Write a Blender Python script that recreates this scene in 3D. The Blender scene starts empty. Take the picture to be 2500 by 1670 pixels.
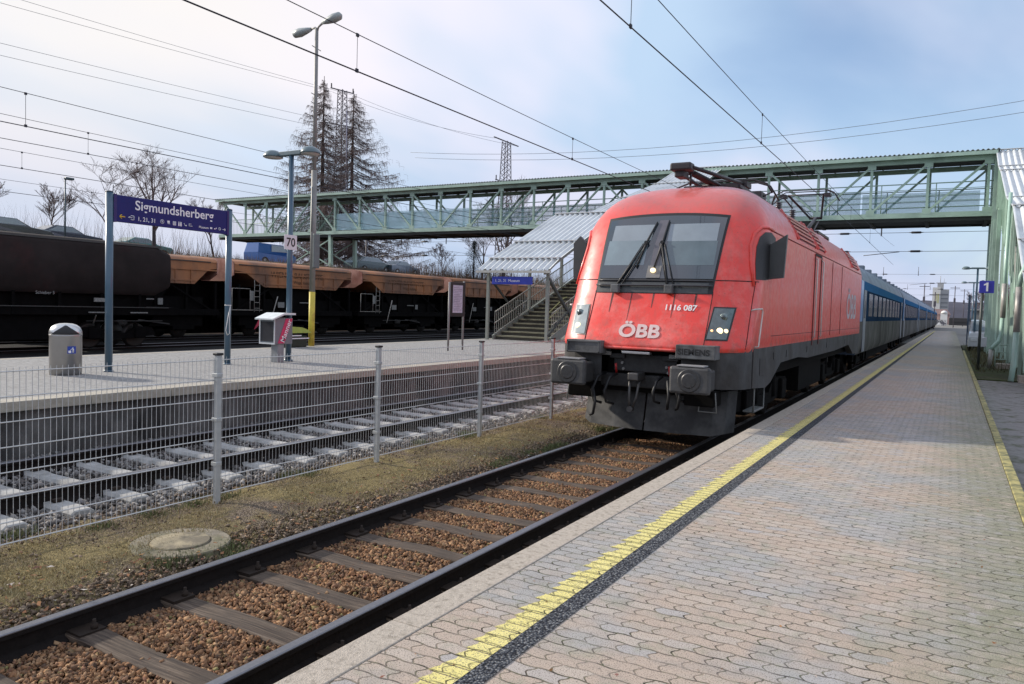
import bpy, math, random
import numpy as np
from mathutils import Vector, Matrix
random.seed(7); rng = np.random.default_rng(7)
S = bpy.context.scene; COL = S.collection; R = math.radians; PI = math.pi

# ------------------------------------------------------------------ camera
YAW, PIT, ROL = 0.52123, 0.04675, 0.02976
cam = bpy.data.cameras.new('camera'); camo = bpy.data.objects.new('camera', cam); COL.objects.link(camo)
cam.sensor_width = 36.0; cam.lens = 1862.3 / 2500 * 36; cam.clip_start = 0.05; cam.clip_end = 6000
f = Vector((-math.sin(YAW), math.cos(YAW), 0)); r = Vector((math.cos(YAW), math.sin(YAW), 0)); u = Vector((0, 0, 1))
f2 = f * math.cos(PIT) - u * math.sin(PIT); u2 = u * math.cos(PIT) + f * math.sin(PIT)
r3 = r * math.cos(ROL) + u2 * math.sin(ROL); u3 = u2 * math.cos(ROL) - r * math.sin(ROL)
M = Matrix((r3, u3, -f2)).transposed().to_4x4(); M.translation = Vector((0, 0, 1.6)); camo.matrix_world = M
S.camera = camo

# ------------------------------------------------------------------ light
SUN_AZ, SUN_EL = R(97), R(25)          # azimuth: to the left of +Y
sd = Vector((-math.sin(SUN_AZ) * math.cos(SUN_EL), math.cos(SUN_AZ) * math.cos(SUN_EL), math.sin(SUN_EL)))
sl = bpy.data.lights.new('sun', 'SUN'); sl.energy = 4.8; sl.angle = R(2.5); sl.color = (1.0, .91, .79)
so = bpy.data.objects.new('sun', sl); COL.objects.link(so); so.rotation_euler = sd.to_track_quat('Z', 'Y').to_euler()
so.location = sd * 50
W = bpy.data.worlds.new('World'); S.world = W; W.use_nodes = True
nt = W.node_tree; N = nt.nodes; L = nt.links; N.clear()
def nn(t, **k):
    n = N.new(t)
    for a, b in k.items(): setattr(n, a, b)
    return n
out = nn('ShaderNodeOutputWorld'); bg = nn('ShaderNodeBackground'); L.new(bg.outputs[0], out.inputs[0]); bg.inputs[1].default_value = 0.1
sky = nn('ShaderNodeTexSky', sky_type='NISHITA', sun_disc=False); sky.sun_elevation = SUN_EL; sky.sun_rotation = -SUN_AZ
sky.air_density = 1.0; sky.dust_density = 0.6; sky.ozone_density = 2.0
tc = nn('ShaderNodeTexCoord'); sep = nn('ShaderNodeSeparateXYZ'); L.new(tc.outputs['Generated'], sep.inputs[0])
def mth(op, a, b=None, c=None, clamp=False):
    n = nn('ShaderNodeMath', operation=op); n.use_clamp = clamp
    for i, v in enumerate((a, b, c)):
        if v is None: continue
        if isinstance(v, (int, float)): n.inputs[i].default_value = v
        else: L.new(v, n.inputs[i])
    return n.outputs[0]
zz = mth('MAXIMUM', sep.outputs[2], 0.0); den = mth('ADD', zz, 0.22)
cx = mth('DIVIDE', sep.outputs[0], den); cy = mth('DIVIDE', sep.outputs[1], den)
cmb = nn('ShaderNodeCombineXYZ'); L.new(cx, cmb.inputs[0]); L.new(cy, cmb.inputs[1])
n1 = nn('ShaderNodeTexNoise'); n1.inputs['Scale'].default_value = 1.1; n1.inputs['Detail'].default_value = 5; n1.inputs['Roughness'].default_value = .5; n1.inputs['Distortion'].default_value = .35
mp = nn('ShaderNodeMapping'); mp.inputs['Location'].default_value = (3.1, 1.7, 0); mp.inputs['Rotation'].default_value = (0, 0, .7); mp.inputs['Scale'].default_value = (1, .55, 1)
L.new(cmb.outputs[0], mp.inputs[0]); L.new(mp.outputs[0], n1.inputs[0])
# thinner veil towards the upper right of the view
vd = nn('ShaderNodeVectorMath', operation='DOT_PRODUCT'); L.new(tc.outputs['Generated'], vd.inputs[0]); vd.inputs[1].default_value = (-0.02, 0.92, 0.38)
gap = mth('MULTIPLY', mth('SUBTRACT', vd.outputs['Value'], 0.930), 16, clamp=True)
cov = mth('SUBTRACT', mth('ADD', n1.outputs[0], 0.44), mth('MULTIPLY', gap, 0.36))
mr = nn('ShaderNodeMapRange'); mr.interpolation_type = 'SMOOTHSTEP'; L.new(cov, mr.inputs[0]); mr.inputs[1].default_value = 0.42; mr.inputs[2].default_value = 0.86; mr.inputs[3].default_value = .06; mr.inputs[4].default_value = 1
# cloud colour: grey-blue with brighter cream billows nearer the sun
n2 = nn('ShaderNodeTexNoise'); n2.inputs['Scale'].default_value = 1.15; n2.inputs['Detail'].default_value = 4; n2.inputs['Roughness'].default_value = .45
L.new(mp.outputs[0], n2.inputs[0])
vs = nn('ShaderNodeVectorMath', operation='DOT_PRODUCT'); L.new(tc.outputs['Generated'], vs.inputs[0]); vs.inputs[1].default_value = (-0.82, 0.47, 0.33)
glow = mth('POWER', mth('MAXIMUM', vs.outputs['Value'], 0.0), 20.0)

cr = nn('ShaderNodeValToRGB'); L.new(n2.outputs[0], cr.inputs[0])
cr.color_ramp.elements[0].position = .42; cr.color_ramp.elements[0].color = (.50, .66, .86, 1)
cr.color_ramp.elements[1].position = .60; cr.color_ramp.elements[1].color = (.88, .84, .97, 1)
mg = nn('ShaderNodeMix', data_type='RGBA', blend_type='MIX'); mg.inputs['Factor'].default_value = 0
L.new(mth('MULTIPLY', glow, mth('ADD', mth('MULTIPLY', n2.outputs[0], 1.6), .15), clamp=True), mg.inputs['Factor']); L.new(cr.outputs[0], mg.inputs['A']); mg.inputs['B'].default_value = (.90, .87, .86, 1)
sc10 = nn('ShaderNodeVectorMath', operation='SCALE'); mh_ = nn('ShaderNodeMix', data_type='RGBA'); hz = nn('ShaderNodeMapRange'); hz.interpolation_type = 'SMOOTHSTEP'; L.new(sep.outputs[2], hz.inputs[0]); hz.inputs[1].default_value = 0; hz.inputs[2].default_value = .30; hz.inputs[3].default_value = .6; hz.inputs[4].default_value = 0
L.new(hz.outputs[0], mh_.inputs['Factor']); L.new(mg.outputs['Result'], mh_.inputs['A']); mh_.inputs['B'].default_value = (.47, .54, .72, 1); L.new(mh_.outputs['Result'], sc10.inputs[0]); sc10.inputs['Scale'].default_value = 10.0
skb = nn('ShaderNodeVectorMath', operation='MULTIPLY'); L.new(sky.outputs[0], skb.inputs[0]); skb.inputs[1].default_value = (1.85, 1.75, 1.75)
mx = nn('ShaderNodeMix', data_type='RGBA'); L.new(mr.outputs[0], mx.inputs['Factor']); L.new(skb.outputs[0], mx.inputs['A']); L.new(sc10.outputs[0], mx.inputs['B'])
L.new(mx.outputs['Result'], bg.inputs[0])
S.view_settings.view_transform = 'Standard'; S.view_settings.look = 'None'; S.view_settings.exposure = 0.13; S.view_settings.gamma = 1

# ------------------------------------------------------------------ helpers
MATS = {}
def mat(name, col, rough=.6, metal=0., var=.15, scale=8., bump=0., bscale=40., coat=0., emit=None, alpha=1., spec=.5, col2=None, streak=0, c2pos=(.45, .7), trans=0., obj_coord=True):
    """Principled material with noise-varied colour (and optionally a second patchy colour, vertical streaks)."""
    if name in MATS: return MATS[name]
    m = bpy.data.materials.new(name); m.use_nodes = True; t = m.node_tree; b = t.nodes['Principled BSDF']
    def new(ty, **k):
        n = t.nodes.new(ty)
        for a, v in k.items(): setattr(n, a, v)
        return n
    geo = new('ShaderNodeNewGeometry')
    nz = new('ShaderNodeTexNoise'); nz.inputs['Scale'].default_value = scale; nz.inputs['Detail'].default_value = 5; nz.inputs['Roughness'].default_value = .6
    t.links.new(geo.outputs['Position'], nz.inputs[0])
    hs = new('ShaderNodeHueSaturation'); hs.inputs['Color'].default_value = (*col, 1)
    src = None
    if col2 is not None:
        n3 = new('ShaderNodeTexNoise'); n3.inputs['Scale'].default_value = scale * .35; n3.inputs['Detail'].default_value = 6; n3.inputs['Roughness'].default_value = .65
        if streak:
            mpp = new('ShaderNodeMapping'); mpp.inputs['Scale'].default_value = (1, 1, 1. / streak); t.links.new(geo.outputs['Position'], mpp.inputs[0]); t.links.new(mpp.outputs[0], n3.inputs[0])
        else: t.links.new(geo.outputs['Position'], n3.inputs[0])
        mrr = new('ShaderNodeMapRange'); t.links.new(n3.outputs[0], mrr.inputs[0]); mrr.inputs[1].default_value = c2pos[0]; mrr.inputs[2].default_value = c2pos[1]
        mm = new('ShaderNodeMix', data_type='RGBA'); t.links.new(mrr.outputs[0], mm.inputs['Factor']); mm.inputs['A'].default_value = (*col, 1); mm.inputs['B'].default_value = (*col2, 1)
        t.links.new(mm.outputs['Result'], hs.inputs['Color'])
    mv = new('ShaderNodeMapRange'); t.links.new(nz.outputs[0], mv.inputs[0]); mv.inputs[1].default_value = .25; mv.inputs[2].default_value = .75; mv.inputs[3].default_value = 1 - var; mv.inputs[4].default_value = 1 + var
    t.links.new(mv.outputs[0], hs.inputs['Value']); t.links.new(hs.outputs[0], b.inputs['Base Color'])
    b.inputs['Roughness'].default_value = rough; b.inputs['Metallic'].default_value = metal; b.inputs['Specular IOR Level'].default_value = spec
    b.inputs['Coat Weight'].default_value = coat; b.inputs['Alpha'].default_value = alpha; b.inputs['Transmission Weight'].default_value = trans
    if coat: b.inputs['Coat Roughness'].default_value = .08
    if emit: b.inputs['Emission Color'].default_value = (*emit[0], 1); b.inputs['Emission Strength'].default_value = emit[1]
    if bump:
        nb = new('ShaderNodeTexNoise'); nb.inputs['Scale'].default_value = bscale; nb.inputs['Detail'].default_value = 4; t.links.new(geo.outputs['Position'], nb.inputs[0])
        bp = new('ShaderNodeBump'); bp.inputs['Strength'].default_value = min(1, bump); bp.inputs['Distance'].default_value = .01; t.links.new(nb.outputs[0], bp.inputs['Height']); t.links.new(bp.outputs[0], b.inputs['Normal'])
    MATS[name] = m; return m

class MB:
    def __init__(s): s.v = []; s.f = []; s.smooth = []
    def add(s, vs, fs, smooth=False):
        o = len(s.v); s.v += [tuple(p) for p in vs]; s.f += [tuple(i + o for i in q) for q in fs]; s.smooth += [smooth] * len(fs); return s
    def box(s, x0, x1, y0, y1, z0, z1):
        return s.add([(x0,y0,z0),(x1,y0,z0),(x1,y1,z0),(x0,y1,z0),(x0,y0,z1),(x1,y0,z1),(x1,y1,z1),(x0,y1,z1)],
            [(0,3,2,1),(4,5,6,7),(0,1,5,4),(1,2,6,5),(2,3,7,6),(3,0,4,7)])
    def bbox(s, x0, x1, y0, y1, z0, z1, c=.01):
        """box with chamfered edges"""
        bm = bmesh_box(x1-x0, y1-y0, z1-z0, c)
        return s.add([((x0+x1)/2+a, (y0+y1)/2+b, (z0+z1)/2+d) for a, b, d in bm[0]], bm[1])
    def beam(s, p, q, w, h, up=(0,0,1)):
        p = Vector(p); q = Vector(q); d = (q-p).normalized(); up = Vector(up)
        if abs(d.dot(up)) > .99: up = Vector((1,0,0)) if abs(d.x) < .9 else Vector((0,1,0))
        a = d.cross(up).normalized() * (w/2); b = a.cross(d).normalized() * (h/2)
        vs = [p-a-b, p+a-b, p+a+b, p-a+b, q-a-b, q+a-b, q+a+b, q-a+b]
        return s.add(vs, [(0,3,2,1),(4,5,6,7),(0,1,5,4),(1,2,6,5),(2,3,7,6),(3,0,4,7)])
    def tube(s, p, q, r0, r1=None, n=8, cap=True, smooth=True):
        return s.path([p, q], [r0, r0 if r1 is None else r1], n, cap, smooth)
    def path(s, pts, rr, n=6, cap=True, smooth=True):
        pts = [Vector(p) for p in pts]
        if isinstance(rr, (int, float)): rr = [rr]*len(pts)
        o = len(s.v); prev = None
        for i, p in enumerate(pts):
            d = (pts[min(i+1, len(pts)-1)] - pts[max(i-1, 0)])
            d = d.normalized() if d.length > 1e-9 else Vector((0,0,1))
            if prev is None:
                a = Vector((0,0,1)) if abs(d.z) < .9 else Vector((1,0,0))
                a = a.cross(d).normalized()
            else: a = (prev - d*prev.dot(d)).normalized()
            prev = a; b = d.cross(a)
            for k in range(n):
                t = 2*PI*k/n; s.v.append(tuple(p + (a*math.cos(t)+b*math.sin(t))*rr[i]))
        for i in range(len(pts)-1):
            for k in range(n):
                s.f.append((o+i*n+k, o+i*n+(k+1)%n, o+(i+1)*n+(k+1)%n, o+(i+1)*n+k)); s.smooth.append(smooth)
        if cap:
            s.f.append(tuple(o+k for k in reversed(range(n)))); s.smooth.append(False)
            s.f.append(tuple(o+(len(pts)-1)*n+k for k in range(n))); s.smooth.append(False)
        return s
    def prism(s, poly, axis, a, b, smooth=False):
        """poly of 2D points in the two other axes (cyclic order), extruded from a to b along axis"""
        n = len(poly)
        def P(p, c):
            if axis == 0: return (c, p[0], p[1])
            if axis == 1: return (p[0], c, p[1])
            return (p[0], p[1], c)
        vs = [P(p, a) for p in poly] + [P(p, b) for p in poly]
        fs = [tuple(range(n)), tuple(reversed(range(n, 2*n)))]
        o = len(s.v); s.v += vs; s.f += [tuple(i+o for i in q) for q in fs]; s.smooth += [False, False]
        for i in range(n):
            j = (i+1) % n; s.f.append((o+i, o+n+i, o+n+j, o+j)); s.smooth.append(smooth)
        return s
    def lathe(s, prof, c, n=24, smooth=True, axis=2):
        o = len(s.v); m = len(prof)
        for (rr, h) in prof:
            for k in range(n):
                t = 2*PI*k/n; a, b = rr*math.cos(t), rr*math.sin(t)
                s.v.append((c[0]+a, c[1]+b, c[2]+h) if axis == 2 else ((c[0]+h, c[1]+a, c[2]+b) if axis == 0 else (c[0]+a, c[1]+h, c[2]+b)))
        for i in range(m-1):
            for k in range(n):
                s.f.append((o+i*n+k, o+i*n+(k+1)%n, o+(i+1)*n+(k+1)%n, o+(i+1)*n+k)); s.smooth.append(smooth)
        s.f.append(tuple(o+k for k in reversed(range(n)))); s.smooth.append(False)
        s.f.append(tuple(o+(m-1)*n+k for k in range(n))); s.smooth.append(False)
        return s
    def grid(s, P, smooth=True, close=False):
        """P: 2D list of points"""
        o = len(s.v); a = len(P); b = len(P[0])
        for row in P: s.v += [tuple(p) for p in row]
        for i in range(a-1):
            for j in range(b if close else b-1):
                k = (j+1) % b
                s.f.append((o+i*b+j, o+i*b+k, o+(i+1)*b+k, o+(i+1)*b+j)); s.smooth.append(smooth)
        return s
    def build(s, name, m, parent=None, shift=None):
        me = bpy.data.meshes.new(name)
        org = Vector(shift) if shift is not None else (root_of(parent).location.copy() if parent is not None else Vector((0,0,0)))
        me.from_pydata([tuple(Vector(p)-org) for p in s.v], [], s.f)
        me.polygons.foreach_set('use_smooth', s.smooth)
        me.materials.append(m); me.update()
        o = bpy.data.objects.new(name, me); COL.objects.link(o)
        if parent is not None: o.parent = parent
        elif shift is not None: o.location = org
        return o
def bmesh_box(w, d, h, c):
    import bmesh
    bm = bmesh.new(); bmesh.ops.create_cube(bm, size=1.0)
    for v in bm.verts: v.co = Vector((v.co.x*w, v.co.y*d, v.co.z*h))
    bmesh.ops.bevel(bm, geom=list(bm.edges), offset=c, segments=2, profile=.5, affect='EDGES')
    bm.verts.ensure_lookup_table(); bm.verts.index_update()
    vs = [tuple(v.co) for v in bm.verts]; fs = [tuple(v.index for v in q.verts) for q in bm.faces]; bm.free(); return vs, fs
def root_of(o):
    while o.parent is not None: o = o.parent
    return o
def tag(o, label=None, cat=None, group=None, kind=None):
    if label: o['label'] = label
    if cat: o['category'] = cat
    if group: o['group'] = group
    if kind: o['kind'] = kind
    return o
def empty(name, loc, label, cat, group=None, rz=0.):
    o = bpy.data.objects.new(name, None); o.empty_display_size = .2; COL.objects.link(o); o.location = loc
    o.rotation_euler = (0, 0, rz); return tag(o, label, cat, group)
def copy_tree(o, parent=None, label=None, off=None):
    c = o.copy(); COL.objects.link(c)
    if parent is not None: c.parent = parent
    if label: c['label'] = label
    if off is not None: c.location = o.location + Vector(off)
    for ch in list(o.children): copy_tree(ch, c)
    return c
_font = None
def text_pts(txt, size, bold=0., align='CENTER'):
    cu = bpy.data.curves.new('txt', 'FONT'); cu.body = txt; cu.size = size; cu.offset = bold; cu.align_x = align; cu.resolution_u = 4
    o = bpy.data.objects.new('txt', cu); COL.objects.link(o)
    dg = bpy.context.evaluated_depsgraph_get(); me = o.evaluated_get(dg).to_mesh()
    vs = [tuple(v.co) for v in me.vertices]; fs = [tuple(p.vertices) for p in me.polygons]
    o.evaluated_get(dg).to_mesh_clear(); bpy.data.objects.remove(o); bpy.data.curves.remove(cu)
    return vs, fs
def text_mb(txt, size, fn, bold=0., align='CENTER', sx=1.):
    vs, fs = text_pts(txt, size, bold, align); b = MB(); b.add([fn(x*sx, y) for x, y, z in vs], fs); return b
def np_mesh(name, V, F, m, attr=None, smooth=False):
    me = bpy.data.meshes.new(name); nV, nF = len(V), len(F); k = F.shape[1]
    me.vertices.add(nV); me.vertices.foreach_set('co', V.astype(np.float32).ravel())
    me.loops.add(nF*k); me.loops.foreach_set('vertex_index', F.astype(np.int32).ravel())
    me.polygons.add(nF); me.polygons.foreach_set('loop_start', np.arange(0, nF*k, k, dtype=np.int32)); me.polygons.foreach_set('loop_total', np.full(nF, k, dtype=np.int32))
    if smooth: me.polygons.foreach_set('use_smooth', np.ones(nF, dtype=bool))
    me.update(calc_edges=True); me.validate()
    if attr is not None:
        a = me.attributes.new('tint', 'FLOAT', 'POINT'); a.data.foreach_set('value', attr.astype(np.float32))
    me.materials.append(m); o = bpy.data.objects.new(name, me); COL.objects.link(o); return o
# ------------------------------------------------------------------ setting: grounds and platforms
EX, PX = -2.37, 0.67         # near platform edges
ZR = -0.40                   # top of rail, track 1
def shader_mat(name):
    m = bpy.data.materials.new(name); m.use_nodes = True; t = m.node_tree; b = t.nodes['Principled BSDF']
    def new(ty, **k):
        n = t.nodes.new(ty)
        for a, v in k.items(): setattr(n, a, v)
        return n
    def lk(a, b_): t.links.new(a, b_)
    def mt(op, a, b_=None, c=None, clamp=False):
        n = new('ShaderNodeMath', operation=op); n.use_clamp = clamp
        for i, v in enumerate((a, b_, c)):
            if v is None: continue
            if isinstance(v, (int, float)): n.inputs[i].default_value = v
            else: lk(v, n.inputs[i])
        return n.outputs[0]
    def noise(scale, detail=4, rough=.6, vec=None, dist=0):
        n = new('ShaderNodeTexNoise'); n.inputs['Scale'].default_value = scale; n.inputs['Detail'].default_value = detail; n.inputs['Roughness'].default_value = rough; n.inputs['Distortion'].default_value = dist
        if vec is not None: lk(vec, n.inputs[0])
        return n.outputs[0]
    def mixc(fac, a, b_, bt='MIX'):
        n = new('ShaderNodeMix', data_type='RGBA', blend_type=bt)
        for k_, v in (('Factor', fac), ('A', a), ('B', b_)):
            if isinstance(v, (int, float)): n.inputs[k_].default_value = v
            elif isinstance(v, tuple): n.inputs[k_].default_value = (*v, 1)
            else: lk(v, n.inputs[k_])
        return n.outputs['Result']
    def rng_(v, a, b_, c=0., d=1., smooth=False):
        n = new('ShaderNodeMapRange'); n.interpolation_type = 'SMOOTHSTEP' if smooth else 'LINEAR'; lk(v, n.inputs[0])
        for i, q in enumerate((a, b_, c, d)): n.inputs[i+1].default_value = q
        return n.outputs[0]
    g = new('ShaderNodeNewGeometry').outputs['Position']
    return m, t, b, new, lk, mt, noise, mixc, rng_, g
def ramp_node(new, lk, fac, stops):
    n = new('ShaderNodeValToRGB'); lk(fac, n.inputs[0]); e = n.color_ramp.elements
    while len(e) > 1: e.remove(e[-1])
    e[0].position = stops[0][0]; e[0].color = (*stops[0][1], 1)
    for p, c in stops[1:]: k = e.new(p); k.color = (*c, 1)
    return n.outputs[0]

def paver_mat(name, yellow=False):
    m, t, b, new, lk, mt, noise, mixc, rng_, g = shader_mat(name)
    sp = new('ShaderNodeSeparateXYZ'); lk(g, sp.inputs[0]); X, Y = sp.outputs[0], sp.outputs[1]
    BW, BH = .160, .090
    # wavy S-shaped interlocking joints
    wob = noise(2.2, 2, .5, g)
    y2 = mt('ADD', mt('ADD', Y, mt('MULTIPLY', mt('SINE', mt('MULTIPLY', X, 2*PI/BW)), .0050)), mt('MULTIPLY', wob, .03))
    x2 = mt('ADD', mt('ADD', X, mt('MULTIPLY', mt('SINE', mt('MULTIPLY', Y, 2*PI/BH)), .013)), mt('MULTIPLY', wob, .02))
    cb = new('ShaderNodeCombineXYZ'); lk(x2, cb.inputs[0]); lk(y2, cb.inputs[1])
    br = new('ShaderNodeTexBrick'); lk(cb.outputs[0], br.inputs[0]); br.offset = .5; br.squash = 1
    br.inputs['Scale'].default_value = 1; br.inputs['Mortar Size'].default_value = .0055; br.inputs['Mortar Smooth'].default_value = .35
    br.inputs['Brick Width'].default_value = BW; br.inputs['Row Height'].default_value = BH; br.inputs['Bias'].default_value = 0
    br.inputs['Color1'].default_value = (0, 0, 0, 1); br.inputs['Color2'].default_value = (1, 1, 1, 1); br.inputs['Mortar'].default_value = (.5, .5, .5, 1)
    patch = noise(.55, 4, .6, g); fine = noise(260, 3, .7, g); mid = noise(14, 4, .6, g)
    if yellow:
        c = mixc(rng_(noise(30, 5, .65, g), .60, .72), (.74, .64, .17), (.42, .37, .25))
        c = mixc(rng_(br.outputs['Color'], 0, 1, 0, .35), c, (.80, .72, .30))
    else:
        base = mixc(rng_(patch, .46, .54), (.44, .335, .255), (.325, .325, .32))
        sb = new('ShaderNodeSeparateColor'); lk(br.outputs['Color'], sb.inputs[0])
        pb = mt('ADD', mt('MULTIPLY', sb.outputs[0], .55), mt('MULTIPLY', noise(1.3, 3, .6, g), .9))
        base = mixc(rng_(pb, .70, .85, 0, .65), base, (.49, .42, .35)); base = mixc(rng_(pb, .30, .48, .55, 0), base, (.30, .315, .28))
        base = mixc(rng_(sb.outputs[0], .86, .95, 0, .5), base, (.30, .33, .38))
        mossf = mt('MULTIPLY', rng_(mt('ADD', X, mt('MULTIPLY', mt('SUBTRACT', noise(1.7, 5, .65, g), .5), 1.6)), -.35, .45), rng_(noise(9, 4, .7, g), .28, .52))
        c = mixc(mt('MULTIPLY', mossf, .92), base, (.15, .16, .07))
        c = mixc(rng_(noise(4.5, 5, .7, g), .54, .64, 0, .45), c, (.23, .245, .15))
        dirt = rng_(noise(2.6, 6, .72, g), .50, .66, 0, .50); c = mixc(dirt, c, (.21, .19, .175))
    c = mixc(rng_(fine, .3, .7, .0, .5), c, (.42, .39, .36) if not yellow else (.66, .60, .34))
    c = mixc(rng_(noise(150, 2, .6, g), .54, .64, 0, .9), c, (.09, .08, .07))
    c = mixc(rng_(noise(420, 2, .6, g), .55, .68, 0, .5), c, (.60, .56, .50))
    c = mixc(rng_(noise(55, 2, .6, g), .66, .70, 0, .6), c, (.07, .065, .06))
    jw = rng_(noise(5, 4, .65, g), .32, .66, .15, 1.)
    jf = mt('MULTIPLY', br.outputs['Fac'], jw)
    c = mixc(jf, c, mixc(rng_(noise(25, 3, .6, g), .45, .6), (.028, .023, .018), (.075, .085, .035)))
    lk(c, b.inputs['Base Color']); b.inputs['Roughness'].default_value = .88; b.inputs['Specular IOR Level'].default_value = .3
    bp = new('ShaderNodeBump'); bp.inputs['Strength'].default_value = .9; bp.inputs['Distance'].default_value = .006
    hh = mt('ADD', mt('SUBTRACT', mt('MULTIPLY', fine, .55), mt('MULTIPLY', jf, 1.3)), mt('MULTIPLY', mid, .35)); lk(hh, bp.inputs['Height']); lk(bp.outputs[0], b.inputs['Normal'])
    return m
def gravel_mat(name, c1, c2, c3, scale=28, moss=None, mossr=(.5, .6), mscale=1.4):
    m, t, b, new, lk, mt, noise, mixc, rng_, g = shader_mat(name)
    vo = new('ShaderNodeTexVoronoi'); vo.inputs['Scale'].default_value = scale; lk(g, vo.inputs[0])
    sv = new('ShaderNodeSeparateColor'); lk(vo.outputs['Color'], sv.inputs[0])
    c = ramp_node(new, lk, sv.outputs[0], [(0, c1), (.5, c2), (1, c3)])
    c = mixc(rng_(vo.outputs['Distance'], .25, .75), c, tuple(q*.35 for q in c1))
    if moss:
        mf = rng_(mt('ADD', noise(mscale, 6, .65, g), mt('MULTIPLY', noise(22, 3, .7, g), .2)), mossr[0]+.1, mossr[1]+.1)
        mc = mixc(rng_(noise(40, 4, .7, g), .35, .65), moss, tuple(q*.45 for q in moss))
        c = mixc(mf, c, mc)
    lk(c, b.inputs['Base Color']); b.inputs['Roughness'].default_value = .95; b.inputs['Specular IOR Level'].default_value = .2
    bp = new('ShaderNodeBump'); bp.inputs['Strength'].default_value = 1; bp.inputs['Distance'].default_value = .02
    lk(mt('SUBTRACT', mt('MULTIPLY', noise(90, 3, .7, g), .5), vo.outputs['Distance']), bp.inputs['Height']); lk(bp.outputs[0], b.inputs['Normal'])
    return m
M_pave = paver_mat('interlocking pavers'); M_yel = paver_mat('yellow painted pavers', True)
M_kerb = mat('kerb concrete', (.40, .35, .29), .9, var=.22, scale=60, bump=.6, bscale=160, col2=(.22, .19, .15), c2pos=(.5, .7))
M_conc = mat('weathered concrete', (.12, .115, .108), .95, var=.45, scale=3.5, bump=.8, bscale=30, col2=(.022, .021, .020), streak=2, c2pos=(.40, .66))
M_asph = mat('asphalt', (.19, .18, .17), .95, var=.25, scale=12, bump=.5, bscale=120, col2=(.075, .08, .045), c2pos=(.5, .65))
M_joint = gravel_mat('dark chipping joint', (.06, .065, .08), (.12, .13, .145), (.32, .33, .34), 75)
M_isl = mat('island paving', (.29, .285, .275), .92, var=.32, scale=38, bump=.7, bscale=70, col2=(.19, .185, .175), c2pos=(.42, .62))
M_isledge = mat('island edge stone', (.36, .33, .27), .9, var=.2, scale=14, bump=.4)
M_grav1 = gravel_mat('rusty ballast bed', (.045, .026, .014), (.10, .055, .028), (.16, .095, .05), 26)
M_grav2 = gravel_mat('grey ballast bed', (.035, .033, .032), (.08, .077, .075), (.14, .135, .13), 22)
M_grass = gravel_mat('mossy gravel strip', (.17, .125, .09), (.30, .235, .17), (.42, .34, .26), 75, (.34, .27, .125), (.42, .55), 1.1)
M_dark = gravel_mat('dark yard ballast', (.008, .0075, .007), (.014, .013, .012), (.024, .022, .02), 12)
M_field = mat('rough ground', (.10, .09, .055), .95, var=.3, scale=.6, col2=(.06, .06, .03))
def struct(o): o['kind'] = 'structure'; return o

struct(MB().box(-900, 900, -80, 2500, -1.4, -.74).build('ground', M_field))
struct(MB().box(-6.9, -2.9, -4, 130, -.8, -.585).build('track_bed', M_grav1))
struct(MB().box(-10.2, -6.9, -4, 130, -.8, -.50).build('track_bed', M_grav2))
# strip between the tracks, gently uneven
P = []
for i in range(60):
    y = -2 + i * .55; row = []
    for j, x in enumerate(np.linspace(-7.05, -4.95, 16)):
        tt = j/15; z = -.47 - .10*tt**6 - .08*(1-tt)**6 + .018*math.sin(x*5.1+y*1.3) + .012*math.sin(y*3.7+x*2)
        row.append((x, y, z))
    P.append(row)
struct(MB().grid(P).build('verge', M_grass))
struct(MB().box(-45, -16.4, -20, 260, -1.0, -.48).build('yard_ground', M_dark))
# near platform
struct(MB().box(EX+.185, PX-.10, -4, 118, -.55, 0).build('platform', M_pave))
k = MB()
y = -4.0
while y < 118:
    k.bbox(EX, EX+.180, y, y+.996, -.22, .004, .006); y += 1.0
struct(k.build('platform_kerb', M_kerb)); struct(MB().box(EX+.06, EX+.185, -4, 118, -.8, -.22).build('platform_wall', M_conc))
rk = MB(); y = -4.0
while y < 46:
    rk.bbox(PX-.095, PX, y, y+.996, -.45, .012, .008); y += 1.0
struct(rk.build('platform_kerb', mat('mossy yellow kerb', (.34, .30, .12), .9, var=.3, scale=20, bump=.5, col2=(.13, .13, .06), c2pos=(.42, .6))))
# yellow line, ragged towards the track where it follows the paver heads
yl = MB(); y = 0.6; i = 0; pts = []
while y < 117:
    jag = .014*math.sin(i*2.7) + (.022 if (i*7) % 5 == 0 else 0)
    a, b_ = -1.895 + jag, -1.748
    yl.add([(a-.006, y+.004, .003), (b_, y+.004, .003), (b_, y+.087, .003), (a+.014, y+.087, .003), (a+.018, y+.065, .003), (a+.002, y+.03, .003)], [(0, 1, 2, 3, 4, 5)])
    y += .090; i += 1
ln = struct(yl.build('yellow_line', M_yel))
struct(MB().add([(-1.745, -.5, .004), (-1.640, -.5, .004), (-1.640, 100, .004), (-1.745, 100, .004)], [(0, 1, 2, 3)]).build('drain_joint', M_joint))
# right of the platform: patched asphalt path and scrub
struct(MB().box(PX, 9, -4, 26.3, -.5, -.16).build('path', M_asph))
struct(MB().box(PX, 12, 26.3, 60, -.5, -.13).build('ground', gravel_mat('weedy soil', (.05,.05,.025), (.09,.085,.045), (.13,.115,.07), 30, (.07,.085,.03), (.42,.52), .9)))
struct(MB().box(-3.2, 40, 60, 420, -.5, -.16).build('road', M_asph))
# island platform
struct(MB().box(-16.15, -10.2, -6, 140, -.6, .25).build('island_platform', M_isl))
e = MB(); y = -6.
while y < 120:
    e.bbox(-10.2, -9.88, y, y+1.19, .13, .254, .006); y += 1.2
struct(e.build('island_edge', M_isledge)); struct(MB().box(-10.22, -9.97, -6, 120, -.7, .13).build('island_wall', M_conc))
struct(MB().box(-16.4, -16.15, -6, 120, -.6, .253).build('island_edge', M_isledge))
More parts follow.
